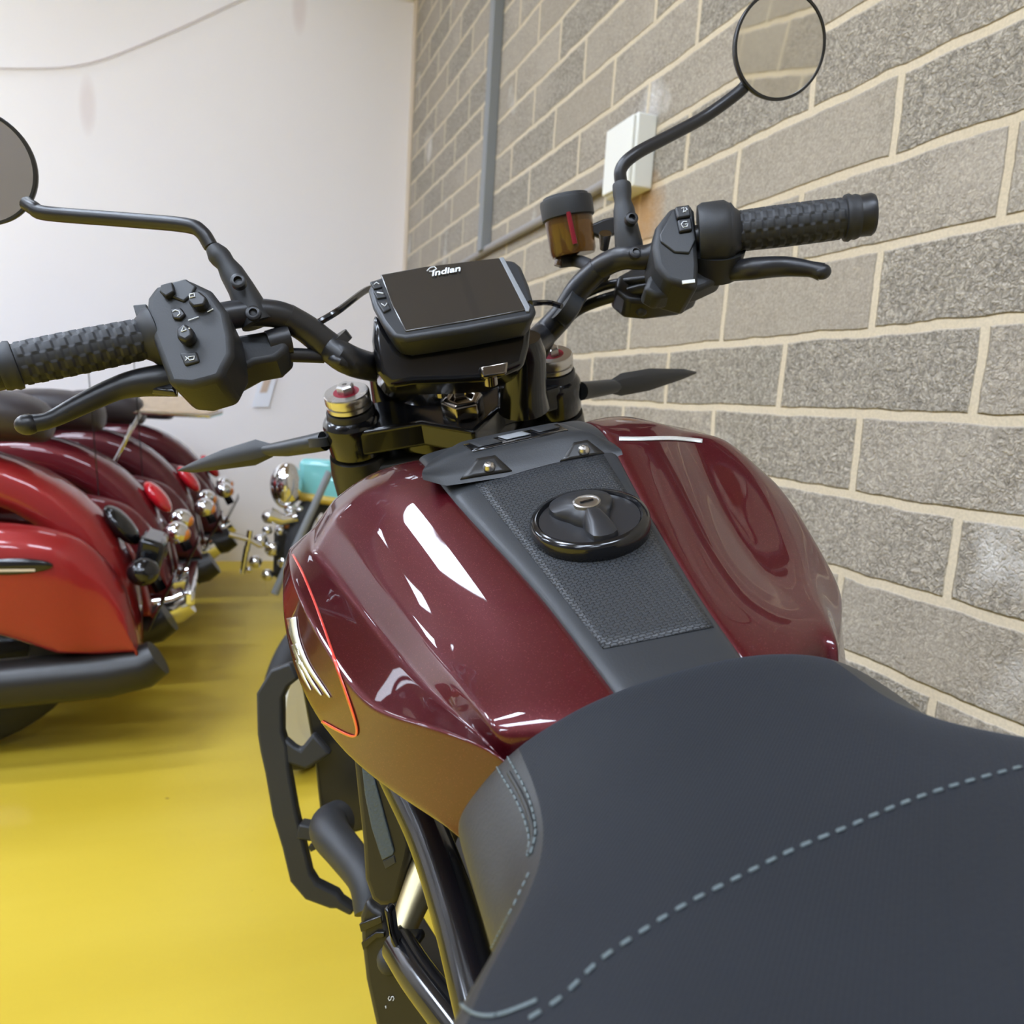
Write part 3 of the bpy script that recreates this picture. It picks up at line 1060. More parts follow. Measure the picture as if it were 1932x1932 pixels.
seat = sm.build('seat', 'cloth', bike, angle=180, subsurf=3)
me = seat.data
me.materials.append(MAT['vinyl'])
EDGE = [(x, hp[2][1 - 1]) for x, hp in SS]
for p in me.polygons:
    cz = p.center - OFF
    ey = EDGE[-1][1]
    for (xa, ya), (xb, yb) in zip(EDGE, EDGE[1:]):
        if xb <= cz.x <= xa:
            ey = ya + (yb - ya) * (cz.x - xa) / (xb - xa)
    if abs(cz.y) > ey or cz.z < -.205:
        p.material_index = 1
TS = bvh_obj(seat)


def stitches(name, tree, pts, dash, gap, wid, parent, lift=.0006, material='thread'):
    P = []
    for a, b in zip(pts, pts[1:]):
        pass
    sp = spline([(a, b, 0) for a, b in pts], 30)
    poly = [onsurf(tree, p.x, p.y, lift) for p in sp]
    poly = [p for p in poly if p is not None]
    m = B()
    acc, on, seg = 0.0, True, [poly[0]]
    for a, b in zip(poly, poly[1:]):
        d = (b - a).length
        if d > .02:
            seg = [b]
            continue
        pos = 0
        while pos < d:
            need = (dash if on else gap) - acc
            if d - pos < need:
                acc += d - pos
                if on:
                    seg.append(b)
                break
            pos += need
            pt = a.lerp(b, pos / d)
            if on:
                seg.append(pt)
                if len(seg) >= 2:
                    n_ = len(seg)
                    m.tube(seg, [wid * .6] + [wid] * (n_ - 2) + [wid * .6] if n_ > 2 else wid, 6)
            on = not on
            acc = 0
            seg = [pt]
    return m.build(name, material, parent)


stitches('stitching', TS, [(948, 1412), (972, 1452), (992, 1490), (1006, 1530), (1012, 1570), (1004, 1608), (994, 1630)], .0030, .0012, .00042, seat)
stitches('stitching', TS, [(929, 1432), (950, 1468), (974, 1508), (992, 1550), (1000, 1585), (997, 1618)], .0030, .0012, .00042, seat)
stitches('stitching', TS, [(1000, 1648), (976, 1700), (944, 1762), (914, 1815), (886, 1862)], .0022, .0014, .00035, seat)
stitches('stitching', TS, [(872, 1850), (866, 1880), (878, 1903), (905, 1918), (940, 1918), (985, 1903), (1020, 1888)], .012, .0006, .0005, seat)
stitches('stitching', TS, [(1000, 1925), (1060, 1885), (1130, 1818), (1190, 1775), (1290, 1712), (1400, 1655), (1500, 1605), (1600, 1563), (1700, 1520), (1800, 1485), (1932, 1448)], .0034, .0028, .00052, seat)
# piping seam between the two stitch rows
sp = [onsurf(TS, a, b, .0002) for a, b in ((939, 1421), (961, 1459), (984, 1500), (1000, 1540), (1007, 1576), (1000, 1612))]
B().tube(spline([p for p in sp if p], 5), .0011, 8).build('seam_piping', 'vinyl', seat)

# ---------------------------------------------------------------- steering head: clamp, forks
CLN = Vector((-.44, 0, .897)).normalized()     # up along the steering axis
FWD = Vector((.897, 0, .44)).normalized()


def circle_on(px, py, wpx, y):
    p = U(px, py, y=y) if y < 0 else U(px, py, x=.057)
    return p, mpx(wpx, p) / 2


for sgn, (px, py), wp in ((1, (656, 752), 88), (-1, (1041, 680), 82)):
    y = .105 * sgn
    p, r = circle_on(px, py, wp, y)
    fk = B().lathe(p - CLN * .012, CLN, [(r * 1.12, -.80), (r * 1.12, -.30), (r * 1.05, -.2), (r * 1.05, 0), (r * 1.0, .002)], 36).build('fork_leg', 'satin', bike, angle=40)
    cap = B().lathe(p - CLN * .008, CLN, [(r * .97, 0), (r * .97, .004), (r * .88, .0045), (r * .87, .006), (r * .98, .007), (r * .98, .014), (r * .93, .0155), (r * .80, .0155)], 40).build('fork_cap', 'steel', fk, angle=40)
    B().lathe(p + CLN * .0062, CLN, [(r * .82, 0), (r * .82, .0012), (r * .3, .0014)], 36).build('cap_disc', 'redano', fk)
    hx = B().lathe(p + CLN * .007, CLN, [(r * .38, 0), (r * .38, .007), (r * .30, .0085), (r * .12, .0085), (r * .10, .006)], 6).build('adjuster_nut', 'steel', fk, smooth=False)
# top clamp: sockets round the tubes and a bridge
tc_ = B()
pl, rl = circle_on(656, 762, 100, .105)
pr, rr_ = circle_on(1041, 690, 96, -.105)
for p, r in ((pl, rl), (pr, rr_)):
    tc_.lathe(p - CLN * .014, CLN, [(r * 1.0, -.040), (r * 1.10, -.036), (r * 1.12, -.006), (r * 1.04, 0), (r * .9, .002)], 36)
mid = (pl + pr) / 2
nut = U(870, 742, y=0)
zt = -CLN * .020
poly = []
br_ = []
for side, a, b in ((1, pl, mid), (-1, pr, mid)):
    pass
ax = (pr - pl).normalized()
o_ = [pl - FWD * .028, pl.lerp(pr, .30) - FWD * .036, nut - FWD * .042 + CLN * 0, pl.lerp(pr, .70) - FWD * .036, pr - FWD * .028,
      pr + FWD * .026, pl.lerp(pr, .5) + FWD * .03, pl + FWD * .026]
cl = [p - CLN * ((p - pl).dot(CLN)) for p in o_]
tc_.slab([p - CLN * .018 for p in cl], -CLN * .028)
clamp = tc_.build('top_clamp', 'gloss', bike, bevel=.004)
# lower steering shroud below the clamp (big dark masses either side and the headstock)
for p, r in ((pl, rl), (pr, rr_)):
    B().lathe(p - CLN * .055, CLN, [(r * 1.0, -.17), (r * 1.22, -.13), (r * 1.26, -.02), (r * 1.15, 0), (r * .9, .002)], 32).build('fork_shroud', 'engine', bike, angle=50)
B().slab([p - CLN * .060 for p in cl], -CLN * .11).build('headstock_cover', 'engine', bike, bevel=.01)
B().lathe(nut - CLN * .034, CLN, [(.024, 0), (.024, .010), (.021, .012), (.02, .016)], 32).build('stem_washer', 'gloss', clamp)
B().lathe(nut - CLN * .018, CLN, [(.0215, -.004), (.0215, .012), (.0185, .0145), (.0125, .0145), (.011, .008)], 6, ref=(0, 1, 0)).build('stem_nut', 'nickel', clamp, smooth=False, bevel=.0015)
for (px, py) in ((730, 765), (972, 722)):
    p = U(px, py, y=.052 if px < 870 else -.052)
    B().box(p, (.0, .016, 0), FWD * .014, CLN * .007).build('clamp_lug', 'nickel', clamp, bevel=.003)
for (px, py, yy) in ((742, 775, .045), (985, 718, -.055), (832, 735, .018), (925, 712, -.016)):
    p = U(px, py, y=yy)
    B().lathe(p, CLN, [(.0065, -.006), (.0065, .003), (.004, .0045), (.0025, .0015)], 16).build('clamp_bolt', 'nickel', clamp)
# risers that hold the bar
for yy, a, b in ((.058, (735, 690), (745, 765)), (-.058, (985, 660), (985, 735))):
    p1, p2 = U(*a, y=yy), U(*b, y=yy)
    B().tube([p2 - CLN * .02, p2, p1 - CLN * .004, p1 + CLN * .012], [.026, .024, .022, .018], 20).build('bar_riser', 'gloss', bike, angle=50)

# ---------------------------------------------------------------- handlebar
LB = [(-5, 695, .352), (20, 690, .334), (150, 662, .290), (278, 636, .243), (360, 612, .210), (440, 594, .178), (495, 590, .157), (540, 598, .140), (580, 622, .120), (618, 652, .104), (665, 682, .086), (735, 700, .058)]
RB = [(1600, 411, -.331), (1490, 427, -.290), (1378, 440, -.243), (1300, 452, -.212), (1225, 484, -.180), (1175, 486, -.160), (1130, 507, -.145), (1092, 545, -.128), (1062, 592, -.112), (1025, 632, -.092), (985, 668, -.058)]
bl = [U(a, b, y=y) for a, b, y in LB]
br2 = [U(a, b, y=y) for a, b, y in RB]
path = spline(bl[2:], 6) + [U(860, 690, y=0)] + list(reversed(spline(br2[1:], 6)))
bar = B().tube(path, .0108, 20).build('handlebar', 'satin', bike, angle=60)
# taper swelling next to the risers
B().tube(spline(bl[-5:], 5), [.0112 + .0022 * i / 20 for i in range(21)], 20).build('bar_sleeve', 'satin', bar)
B().tube(spline(br2[-5:], 5), [.0112 + .0022 * i / 20 for i in range(21)], 20).build('bar_sleeve', 'satin', bar)


def grip(a, b, end, rg, endcap):
    """a: inner flange, b: ring, end: bar end"""
    a, b = Vector(a), Vector(b)
    ax = (b - a).normalized()
    L = (b - a).length
    u = ax.orthogonal().normalized()
    v = ax.cross(u)
    segA, segL = 96, 110
    rows = []
    for i in range(segL + 1):
        t = i / segL
        r = []
        for k in range(segA):
            an = 2 * math.pi * k / segA
            base = rg * (1.0 + .05 * math.sin(math.pi * t))
            patch_ = 0
            if .06 < t < .94:
                ci = int(t * 20)
                ck = int((k / segA) * 12 + .001)
                patch_ = .0009 if (ci + ck) % 2 == 0 else 0
            d = u * math.cos(an) + v * math.sin(an)
            r.append(a + ax * (L * t) + d * (base + patch_))
        rows.append(r)
    g = B().grid(rows, closed=True).build('grip', 'rubber', bike, angle=50)
    B().lathe(a, ax, [(rg * 1.0, .008), (rg * 1.25, .003), (rg * 1.52, 0), (rg * 1.55, -.0035), (rg * 1.2, -.006)], 40).build('grip_flange', 'rubber', g, angle=60)
    B().lathe(b, ax, [(rg * .9, -.004), (rg * 1.18, -.003), (rg * 1.22, 0), (rg * 1.12, .0025), (rg * 1.16, .005), (rg * 1.1, .008), (rg * .9, .0085)], 40).build('grip_ring', 'rubber', g, angle=60)
    if endcap:
        e = Vector(end)
        B().tube([b + ax * .008, e - ax * .002, e], [rg * 1.05, rg * 1.09, rg * 1.0], 36).build('bar_end', 'satin', g)
    return g


gl_a, gl_b = U(283, 637, y=.240), U(22, 690, y=.332)
grip(gl_a, gl_b, U(-40, 702, y=.352), mpx(37, gl_a.lerp(gl_b, .5)), True)
gr_a, gr_b = U(1380, 438, y=-.243), U(1600, 411, y=-.330)
grip(gr_a, gr_b, U(1648, 404, y=-.347), mpx(35, gr_a.lerp(gr_b, .5)), True)


# ---- slabs from an outline on a plane
def slab(name, outline, p0, n, thick, material, parent=None, bev=.004, back=None, lift=0, scale_back=1.0):
    n = Vector(n).normalized()
    pts = [UP(a, b, p0, n) + n * lift for a, b in outline]
    if scale_back == 1.0:
        m = B().slab(pts, -n * thick)
    else:
        c = sum(pts, Vector()) / len(pts)
        bk = [c + (p - c) * scale_back - n * thick for p in pts]
        k = len(pts)
        m = B().add(pts + bk, [tuple(range(k)), tuple(range(2 * k - 1, k - 1, -1))] + [(i, (i + 1) % k, k + (i + 1) % k, k + i) for i in range(k)])
    return m.build(name, material, parent, bevel=bev)


# left switch block
NS = Vector((-.88, .06, .47)).normalized()
pS = U(350, 625, y=.212) + NS * .026
swl = slab('switch_housing', [(276, 560), (292, 537), (352, 523), (398, 545), (428, 585), (438, 632), (440, 668), (428, 690), (417, 714), (362, 729), (318, 726), (305, 690), (290, 650), (272, 600)], pS, NS, .050, 'matte', bike, bev=.005, scale_back=.93)
slab('raised_edge', [(300, 552), (312, 538), (352, 528), (372, 542), (362, 560), (348, 572), (320, 560)], pS, NS, .004, 'plastic', swl, bev=.0015, lift=.002)
slab('dip_switch', [(308, 546), (330, 540), (334, 558), (318, 568), (308, 560)], pS, NS, .006, 'matte', swl, bev=.0012, lift=.006)
slab('toggle_button', [(362, 564), (382, 560), (396, 572), (392, 586), (372, 590), (362, 580)], pS, NS, .008, 'satin', swl, bev=.0015, lift=.008)
slab('return_button', [(324, 586), (344, 584), (352, 596), (342, 606), (328, 604)], pS, NS, .004, 'satin', swl, bev=.0012, lift=.003)
slab('indicator_switch', [(342, 630), (356, 622), (372, 632), (372, 648), (358, 658), (342, 650)], pS, NS, .010, 'satin', swl, bev=.0025, lift=.010)
slab('horn_button', [(340, 668), (372, 664), (378, 684), (350, 692)], pS, NS, .004, 'matte', swl, bev=.0015, lift=.002)


def inkline(pts, w, p0, n, parent, lift, name='marking', material='ink'):
    n = Vector(n).normalized()
    P = [UP(a, b, p0, n) + n * lift for a, b in pts]
    r = mpx(w, P[0]) / 2
    return B().tube(P, r, 6).build(name, material, parent)


inkline([(329, 593), (334, 590), (341, 592), (343, 597), (338, 601)], 2.2, pS, NS, swl, .0035)
inkline([(365, 568), (374, 566), (375, 572), (366, 574), (365, 569)], 2.6, pS, NS, swl, .0085)
inkline([(356, 606), (376, 599)], 2.2, pS, NS, swl, .001)
inkline([(352, 640), (357, 630), (361, 637), (353, 640)], 2.2, pS, NS, swl, .0105)
inkline([(366, 634), (368, 635)], 3, pS, NS, swl, .0105)
inkline([(352, 676), (356, 679), (352, 684)], 2, pS, NS, swl, .0025)
inkline([(357, 677), (369, 675), (368, 681), (360, 683), (357, 679)], 2, pS, NS, swl, .0025)
inkline([(392, 590), (403, 584)], 2, pS, NS, swl, .001)
# black tab behind the grip flange
slab('cable_guide', [(250, 575), (276, 573), (282, 600), (258, 602)], U(262, 590, y=.243), NS, .012, 'matte', swl, bev=.001)

# right switch block
pS2 = U(1290, 452, y=-.212) + NS * .024
swr = slab('switch_housing', [(1232, 462), (1238, 425), (1264, 391), (1303, 383), (1312, 396), (1316, 440), (1320, 500), (1318, 546), (1260, 530), (1238, 500)], pS2, NS, .048, 'matte', bike, bev=.005, scale_back=.93)
slab('button_bezel', [(1244, 445), (1270, 398), (1303, 392), (1312, 455), (1300, 480), (1272, 478), (1246, 458)], pS2, NS, .004, 'plastic', swr, bev=.0012, lift=.002)
slab('stop_button', [(1271, 398), (1298, 394), (1301, 416), (1275, 420)], pS2, NS, .005, 'satin', swr, bev=.0016, lift=.006)
slab('start_button', [(1276, 421), (1302, 417), (1305, 440), (1280, 444)], pS2, NS, .005, 'satin', swr, bev=.0016, lift=.005)
inkline([(1282, 403), (1287, 401), (1286, 408), (1291, 409)], 2, pS2, NS, swr, .0065)
inkline([(1290, 401), (1293, 405), (1285, 410)], 2, pS2, NS, swr, .0065)
inkline([(1293, 426), (1286, 426), (1282, 431), (1286, 437), (1293, 435), (1295, 430), (1289, 431)], 2, pS2, NS, swr, .0055)
thr = U(1340, 448, y=-.231)
axr = (gr_b - gr_a).normalized()
rr2 = mpx(58, thr)
B().tube([gr_a - axr * .028, gr_a - axr * .024, gr_a - axr * .006, gr_a - axr * .001], [rr2 * .92, rr2, rr2, rr2 * .88], 40).build('throttle_housing', 'matte', bike, angle=40)
B().tube([U(1345, 520, y=-.231), U(1350, 470, y=-.231)], [rr2 * .8, rr2 * .95], 24).build('throttle_housing_foot', 'matte', swr)
slab('housing_skirt', [(1250, 500), (1318, 500), (1368, 498), (1366, 525), (1322, 545), (1290, 552), (1240, 560), (1215, 545), (1225, 520)], pS2 - NS * .02, NS, .022, 'matte', swr, bev=.004)

# mirror clamps + stems + mirrors
def mirror(name, stem_pts, base_pts, centre, rpx, ycentre, normal, material='matte'):
    m = empty(name, parent=bike)
    UU = (lambda a, b, y: U(a, b, x=-.13 + .375 * y)) if ycentre > 0 else (lambda a, b, y: U(a, b, y=y))
    st = B().tube(spline([UU(a, b, y) for a, b, y in stem_pts], 6), .0058, 14).build('mirror_stem', 'satin', m, angle=60)
    b0 = [UU(a, b, y) for a, b, y in base_pts]
    B().tube(b0, [.013, .0125, .0105, .0095, .0075, .0085, .0085, .0062][:len(b0)], 18).build('stem_clamp', 'matte', m, angle=40)
    c = UU(*centre, ycentre)
    r = mpx(rpx, c)
    n = Vector(normal).normalized()
    B().lathe(c, n, [(r * .35, -.016), (r * .80, -.012), (r * .98, -.005), (r, 0), (r * .985, .0015), (r * .94, .0015), (r * .93, .0002)], 64).build('mirror_housing', 'satin', m, angle=60)
    B().lathe(c + n * .0001, n, [(r * .935, -.001), (r * .935, .0004), (.0001, .0004)], 64).build('mirror_glass', 'mirror', m, angle=30)
    return m


# glass normals chosen so that the left one shows the hall behind and the right one the block wall
mr = mirror('right_side_mirror', [(1412, 150, -.325), (1396, 172, -.317), (1330, 220, -.28), (1260, 258, -.235), (1200, 290, -.197), (1172, 318, -.180), (1172, 350, -.177)],
            [(1192, 500, -.168), (1186, 460, -.168), (1180, 420, -.170), (1177, 395, -.172), (1175, 380, -.173), (1174, 365, -.174), (1173, 350, -.176)], (1472, 86), 94, -.355, (-.98, .06, -.16))
ml = mirror('left_side_mirror', [(50, 384, .343), (64, 393, .33), (90, 403, .32), (240, 415, .275), (350, 425, .225), (380, 438, .212), (398, 465, .205)],
            [(487, 612, .160), (472, 580, .166), (455, 545, .175), (437, 515, .184), (426, 498, .190), (418, 488, .194), (411, 480, .198), (402, 468, .203)], (-43, 316), 104, .356, (-.96, .08, -.10))
ml['label'] = 'left round mirror on a long bent stem, partly cut by the frame'
mr['label'] = 'right round mirror that reflects the block wall'
for pxs, yy in (((484, 604), .163), ((456, 545), .172), ((1190, 490, ), -.166), ((1183, 427), -.168)):
    p = U(*pxs, y=yy) + Vector((-.013, 0, .004))
    B().lathe(p, (-.9, 0, .3), [(.0058, -.004), (.0058, .0015), (.0045, .0022), (.0032, .0022), (.003, -.001)], 18).build('clamp_screw', 'satin', bike)

# gauge --------------------------------------------------------
gb = U(878, 612, x=-.072)
gt = U(838, 508, x=-.018)
gx = (U(1000, 588, x=-.072) - U(755, 636, x=-.072)).normalized()
NG = gx.cross(gt - gb).normalized()
if NG.x > 0:
    NG = -NG
gauge = slab('instrument_display', [(692, 545), (700, 527), (740, 512), (850, 494), (940, 486), (972, 489), (985, 500), (1000, 535), (1014, 585), (1008, 598), (880, 622), (765, 640), (740, 636), (718, 608), (700, 575)], gb, NG, .026, 'plastic', bike, bev=.005, scale_back=.9)
slab('screen', [(718, 520), (800, 505), (942, 488), (972, 530), (1000, 585), (880, 608), (765, 627), (740, 580)], gb, NG, .002, 'screen', gauge, bev=.0012, lift=.0012)
slab('side_trim', [(942, 489), (950, 488), (1000, 582), (998, 590), (992, 590), (990, 584)], gb, NG, .002, 'greypaint', gauge, bev=.0006, lift=.0018)
for q in ([(698, 535), (712, 531), (722, 544), (706, 548)], [(704, 552), (722, 549), (730, 563), (712, 566)], [(712, 572), (730, 569), (738, 585), (724, 592)]):
    slab('gauge_button', q, gb, NG, .003, 'matte', gauge, bev=.001, lift=.002)
inkline([(706, 541), (711, 537), (716, 540)], 2, gb, NG, gauge, .0024)
inkline([(712, 556), (724, 558)], 3, gb, NG, gauge, .0024)
inkline([(720, 577), (727, 582), (731, 576)], 2, gb, NG, gauge, .0024)
# script lettering
gy = NG.cross(gx).normalized()
if gy.z < 0:
    gy = -gy
gx2 = gy.cross(NG).normalized()
fnt = bpy.data.curves.new('script_lettering', 'FONT')
fnt.body = 'Indian'
fnt.size = mpx(25, gb)
fnt.shear = .35
fnt.extrude = .0002
fnt.offset = .00025
fnt.align_x = 'CENTER'
fnt.materials.append(MAT['ink'])
fo = bpy.data.objects.new('script_lettering', fnt)
COL.objects.link(fo)
dg = bpy.context.evaluated_depsgraph_get()
tm = bpy.data.meshes.new_from_object(fo.evaluated_get(dg))
bpy.data.objects.remove(fo)
lt = UP(842, 521, gb, NG) + NG * .0028 + OFF
T = bpy.data.objects.new('script_lettering', tm)
COL.objects.link(T)
T.parent = gauge
Rm = Matrix((gx2, gy, gx2.cross(gy))).transposed()
T.data.transform(Matrix.Translation(lt) @ Rm.to_4x4())
inkline([(806, 516), (812, 510), (820, 508), (824, 512), (818, 517), (810, 517)], 2.4, gb, NG, gauge, .0028)
# body of the gauge below the display
gm = B()
pp = UP(880, 600, gb, NG)
body = slab('gauge_mount', [(706, 585), (740, 636), (765, 641), (880, 623), (1004, 600), (1000, 650), (990, 690), (930, 716), (860, 720), (780, 722), (735, 730), (712, 700), (702, 640)], gb - NG * .030, Vector((-1, 0, .25)), .05, 'gloss', bike, bev=.006)
slab('bracket', [(905, 690), (960, 680), (956, 705), (910, 712)], gb - NG * .022, Vector((-1, 0, .25)), .01, 'nickel', body, bev=.002)
# headlight in front of the fork, mostly hidden by the display
hl = B().ellipsoid(Vector((.10, -.0, -.045)), (.05, 0, 0), (0, .075, 0), (0, 0, .075), 28, 18).build('headlight', 'gloss', bike)

# cables
B().tube(spline([U(595, 612, y=.112), U(640, 585, y=.10), U(690, 548, x=.0), U(720, 540, x=.02)], 6), .0028, 8).build('cable', 'gloss', bike)
B().tube(spline([U(1000, 572, y=-.06), U(1035, 571, y=-.09), U(1060, 578, y=-.10)], 6), .0026, 8).build('cable', 'gloss', bike)
for pts, r in (([(1330, 536, -.222), (1240, 540, -.19), (1170, 556, -.165), (1100, 580, -.135), (1060, 612, -.112), (1020, 660, -.09), (985, 720, -.07)], .0055),
               ([(1240, 525, -.19), (1160, 535, -.165), (1110, 552, -.14), (1070, 580, -.118), (1040, 640, -.1), (1005, 710, -.08)], .0045),
               ([(545, 632, .14), (520, 648, .15), (560, 672, .13), (610, 672, .105), (660, 690, .09), (720, 715, .06)], .0045),
               ([(610, 672, .105), (560, 670, .13), (500, 668, .155)], .006)):
    B().tube(spline([U(a, b, y=y) for a, b, y in pts], 6), r, 10).build('cable', 'satin', bike, angle=60)
B().tube([U(1060, 572, y=-.11), U(1082, 588, y=-.12)], .017, 18).build('cable_strap', 'plastic', bike)
B().tube([U(628, 640, y=.1), U(640, 655, y=.096)], .0138, 18).build('cable_strap', 'satin', bike)

# levers ---------------------------------------------------------
def lever(pts, rs, flat, name='lever'):
    P = spline([U(a, b, y=y) for a, b, y in pts], 6)
    n = len(P)
    m = B()
    rr = []
    k = len(rs) - 1
    for i in range(n):
        t = i / (n - 1) * k
        j = min(int(t), k - 1)
        rr.append(rs[j] + (rs[j + 1] - rs[j]) * (t - j))
    m.tube(P, rr, 16)
    # flatten along the bike's fore-aft direction
    return m.build(name, flat, bike, angle=70)


lever([(1372, 513, -.238), (1420, 507, -.25), (1480, 503, -.275), (1530, 508, -.292), (1550, 513, -.298)], [.0085, .0095, .0085, .0065, .0075], 'satin', 'brake_lever')
p = U(1552, 513, y=-.298)
B().ellipsoid(p, (.006, 0, 0), (0, .0075, 0), (0, 0, .0065), 16, 10).build('lever_ball', 'satin', bpy.data.objects['brake_lever'])
lever([(330, 716, .225), (265, 722, .245), (215, 735, .258), (150, 765, .278), (95, 792, .295), (55, 800, .306)], [.013, .0105, .0085, .0075, .006, .0065], 'satin', 'clutch_lever')
p = U(52, 801, y=.307)
B().ellipsoid(p, (.008, 0, 0), (0, .0085, 0), (0, 0, .0075), 16, 10).build('lever_ball', 'satin', bpy.data.objects['clutch_lever'])
slab('lever_blade', [(330, 705), (262, 706), (205, 726), (262, 730), (330, 738)], U(300, 715, y=.235), Vector((-.5, 0, .85)), .006, 'gloss', bpy.data.objects['clutch_lever'], bev=.002)
# clutch perch and brake master cylinder
slab('clutch_perch', [(420, 635), (500, 622), (540, 630), (543, 655), (520, 675), (480, 682), (432, 708), (415, 712)], U(470, 650, y=.172), Vector((-.8, 0, .6)), .028, 'matte', bike, bev=.004)
B().tube([U(505, 648, y=.155), U(545, 640, y=.142)], [.010, .012], 18).build('perch_adjuster', 'satin', bike)
slab('master_cylinder', [(1165, 520), (1200, 500), (1290, 515), (1325, 545), (1290, 562), (1225, 570), (1185, 566), (1160, 545)], U(1230, 530, y=-.19) + Vector((.012, 0, 0)), Vector((-.8, 0, .6)), .026, 'satin', bike, bev=.004)
p = U(1196, 572, y=-.178)
B().lathe(p, (0, -.2, -1), [(.010, -.008), (.011, 0), (.008, .008), (.004, .010)], 6).build('banjo_bolt', 'nickel', bpy.data.objects['master_cylinder'], smooth=False)
B().ellipsoid(U(1210, 585, y=-.18), (.006, 0, 0), (0, .006, 0), (0, 0, .006), 12, 8).build('bolt_boot', 'rubber', bpy.data.objects['master_cylinder'])
slab('reflector_tag', [(1286, 531), (1310, 528), (1311, 534), (1287, 537)], pS2, NS, .001, 'greyink', swr, bev=0, lift=.0012)

# brake fluid reservoir
rc = U(1077, 440, y=-.14) + Vector((.03, 0, 0))
rt_ = UP(1068, 382, rc, (1, 0, 0))
rb_ = UP(1082, 478, rc, (1, 0, 0))
aR = (rt_ - rb_).normalized()
rR = mpx(47, rc)
res = B().lathe(rb_, aR, [(rR * .86, -.002), (rR * .92, .002), (rR * .96, (rt_ - rb_).length * .72), (rR * .96, (rt_ - rb_).length * .74)], 40).build('brake_fluid_reservoir', 'amberfluid', bike, angle=40)
prof = []
B().lathe(rt_, aR, [(rR * 1.0, -.016), (rR * 1.05, -.015), (rR * 1.06, 0), (rR * 1.03, .003), (rR * .92, .004), (rR * .9, .006), (.002, .0065)], 40).build('lid', 'matte', res, angle=40)
B().tube([UP(1058, 480, rc, (1, 0, 0)), UP(1053, 502, rc, (1, 0, 0))], .0045, 12).build('outlet', 'amberfluid', res)
B().tube(spline([UP(1056, 494, rc, (1, 0, 0)), UP(1085, 492, rc, (1, 0, 0)), U(1110, 500, y=-.15), U(1140, 520, y=-.15)], 5), .0062, 12).build('hose', 'rubber', res)
slab('bracket', [(1110, 425), (1140, 412), (1160, 408), (1165, 440), (1140, 450), (1118, 440)], rc + Vector((-.012, 0, 0)), Vector((-1, 0, .1)), .008, 'satin', res, bev=.002)
B().tube([U(1142, 440, y=-.155), U(1140, 470, y=-.155)], [.006, .004], 10).build('bracket_bolt', 'nickel', res)
B().tube([UP(1072, 400, rc - Vector((rR * .95, 0, 0)), (1, 0, 0)), UP(1085, 460, rc - Vector((rR * .95, 0, 0)), (1, 0, 0))], .0025, 8).build('sight_strip', 'redano', res)

# front indicators
def indicator(name, stalk, outline, yc, flip):
    e = empty(name, parent=bike)
    UX = (lambda a, b, y: U(a, b, x=-.006 + .64 * abs(y)))
    P = [UX(a, b, y) for a, b, y in stalk]
    B().tube(P, [.010, .0095, .0085, .006], 14).build('stalk', 'plastic', e, angle=50)
    ns = len(outline) // 2
    up_ = [UX(a, b, y) for a, b, y in outline[0]]
    lo_ = [UX(a, b, y) for a, b, y in outline[1]]
    midl = [(a + b) / 2 for a, b in zip(up_, lo_)]
    rows = []
    for a, m_, b in zip(up_, midl, lo_):
        th = (a - b).length * .28 + .001
        rows.append([a, m_ * .5 + a * .5 - Vector((th * .8, 0, 0)), m_ - Vector((th, 0, 0)), m_ * .5 + b * .5 - Vector((th * .8, 0, 0)), b, m_ * .5 + b * .5 + Vector((th, 0, 0)), m_ * .5 + a * .5 + Vector((th, 0, 0))])
    m = B().grid(rows, closed=True)
    n = 7
    m.f.append(tuple(range(n)))
    m.f.append(tuple(range((len(rows) - 1) * n, len(rows) * n)))
    m.build('lamp_body', 'matte', e, angle=30)
    return e


il = indicator('left_turn_signal', [(612, 832, .128), (585, 838, .145), (540, 846, .175), (500, 850, .2)], ([(515, 838, .192), (482, 829, .21), (420, 848, .25), (365, 871, .285), (336, 886, .315)], [(515, 862, .192), (482, 878, .21), (420, 886, .25), (365, 892, .285), (336, 889, .315)]), .2, 1)
ir = indicator('right_turn_signal', [(1095, 738, -.125), (1110, 736, -.14), (1150, 730, -.17), (1175, 727, -.19)], ([(1150, 718, -.168), (1172, 704, -.185), (1225, 695, -.22), (1290, 696, -.28), (1313, 701, -.316)], [(1150, 742, -.168), (1172, 747, -.185), (1225, 737, -.22), (1290, 715, -.28), (1313, 705, -.316)]), -.2, -1)
B().tube([U(604, 826, x=.07), U(606, 842, x=.07)], .012, 12).build('signal_boot', 'rubber', bike)

# ---------------------------------------------------------------- lower left: guard, pipe, frame, engine
GZ = 1.02


def gz(pts, Z):
    return [U(a, b, Z=Z) for a, b in pts]


gd = B()
# guard bar as a loop of flat section with window
def flatbar(centres, half_w, th, Z, nrm):
    P = [U(a, b, Z=Z) for a, b in centres]
    rows = []
    for i, p in enumerate(P):
        t = (P[min(i + 1, len(P) - 1)] - P[max(i - 1, 0)]).normalized()
        s = t.cross(nrm).normalized()
        hw = half_w[i] * Z / FPX
        rows.append([p + s * hw + nrm * th, p - s * hw + nrm * th, p - s * hw - nrm * th, p + s * hw - nrm * th])
    m = B().grid(rows, closed=True)
    m.f.append((0, 1, 2, 3))
    k = (len(rows) - 1) * 4
    m.f.append((k, k + 1, k + 2, k + 3))
    return m


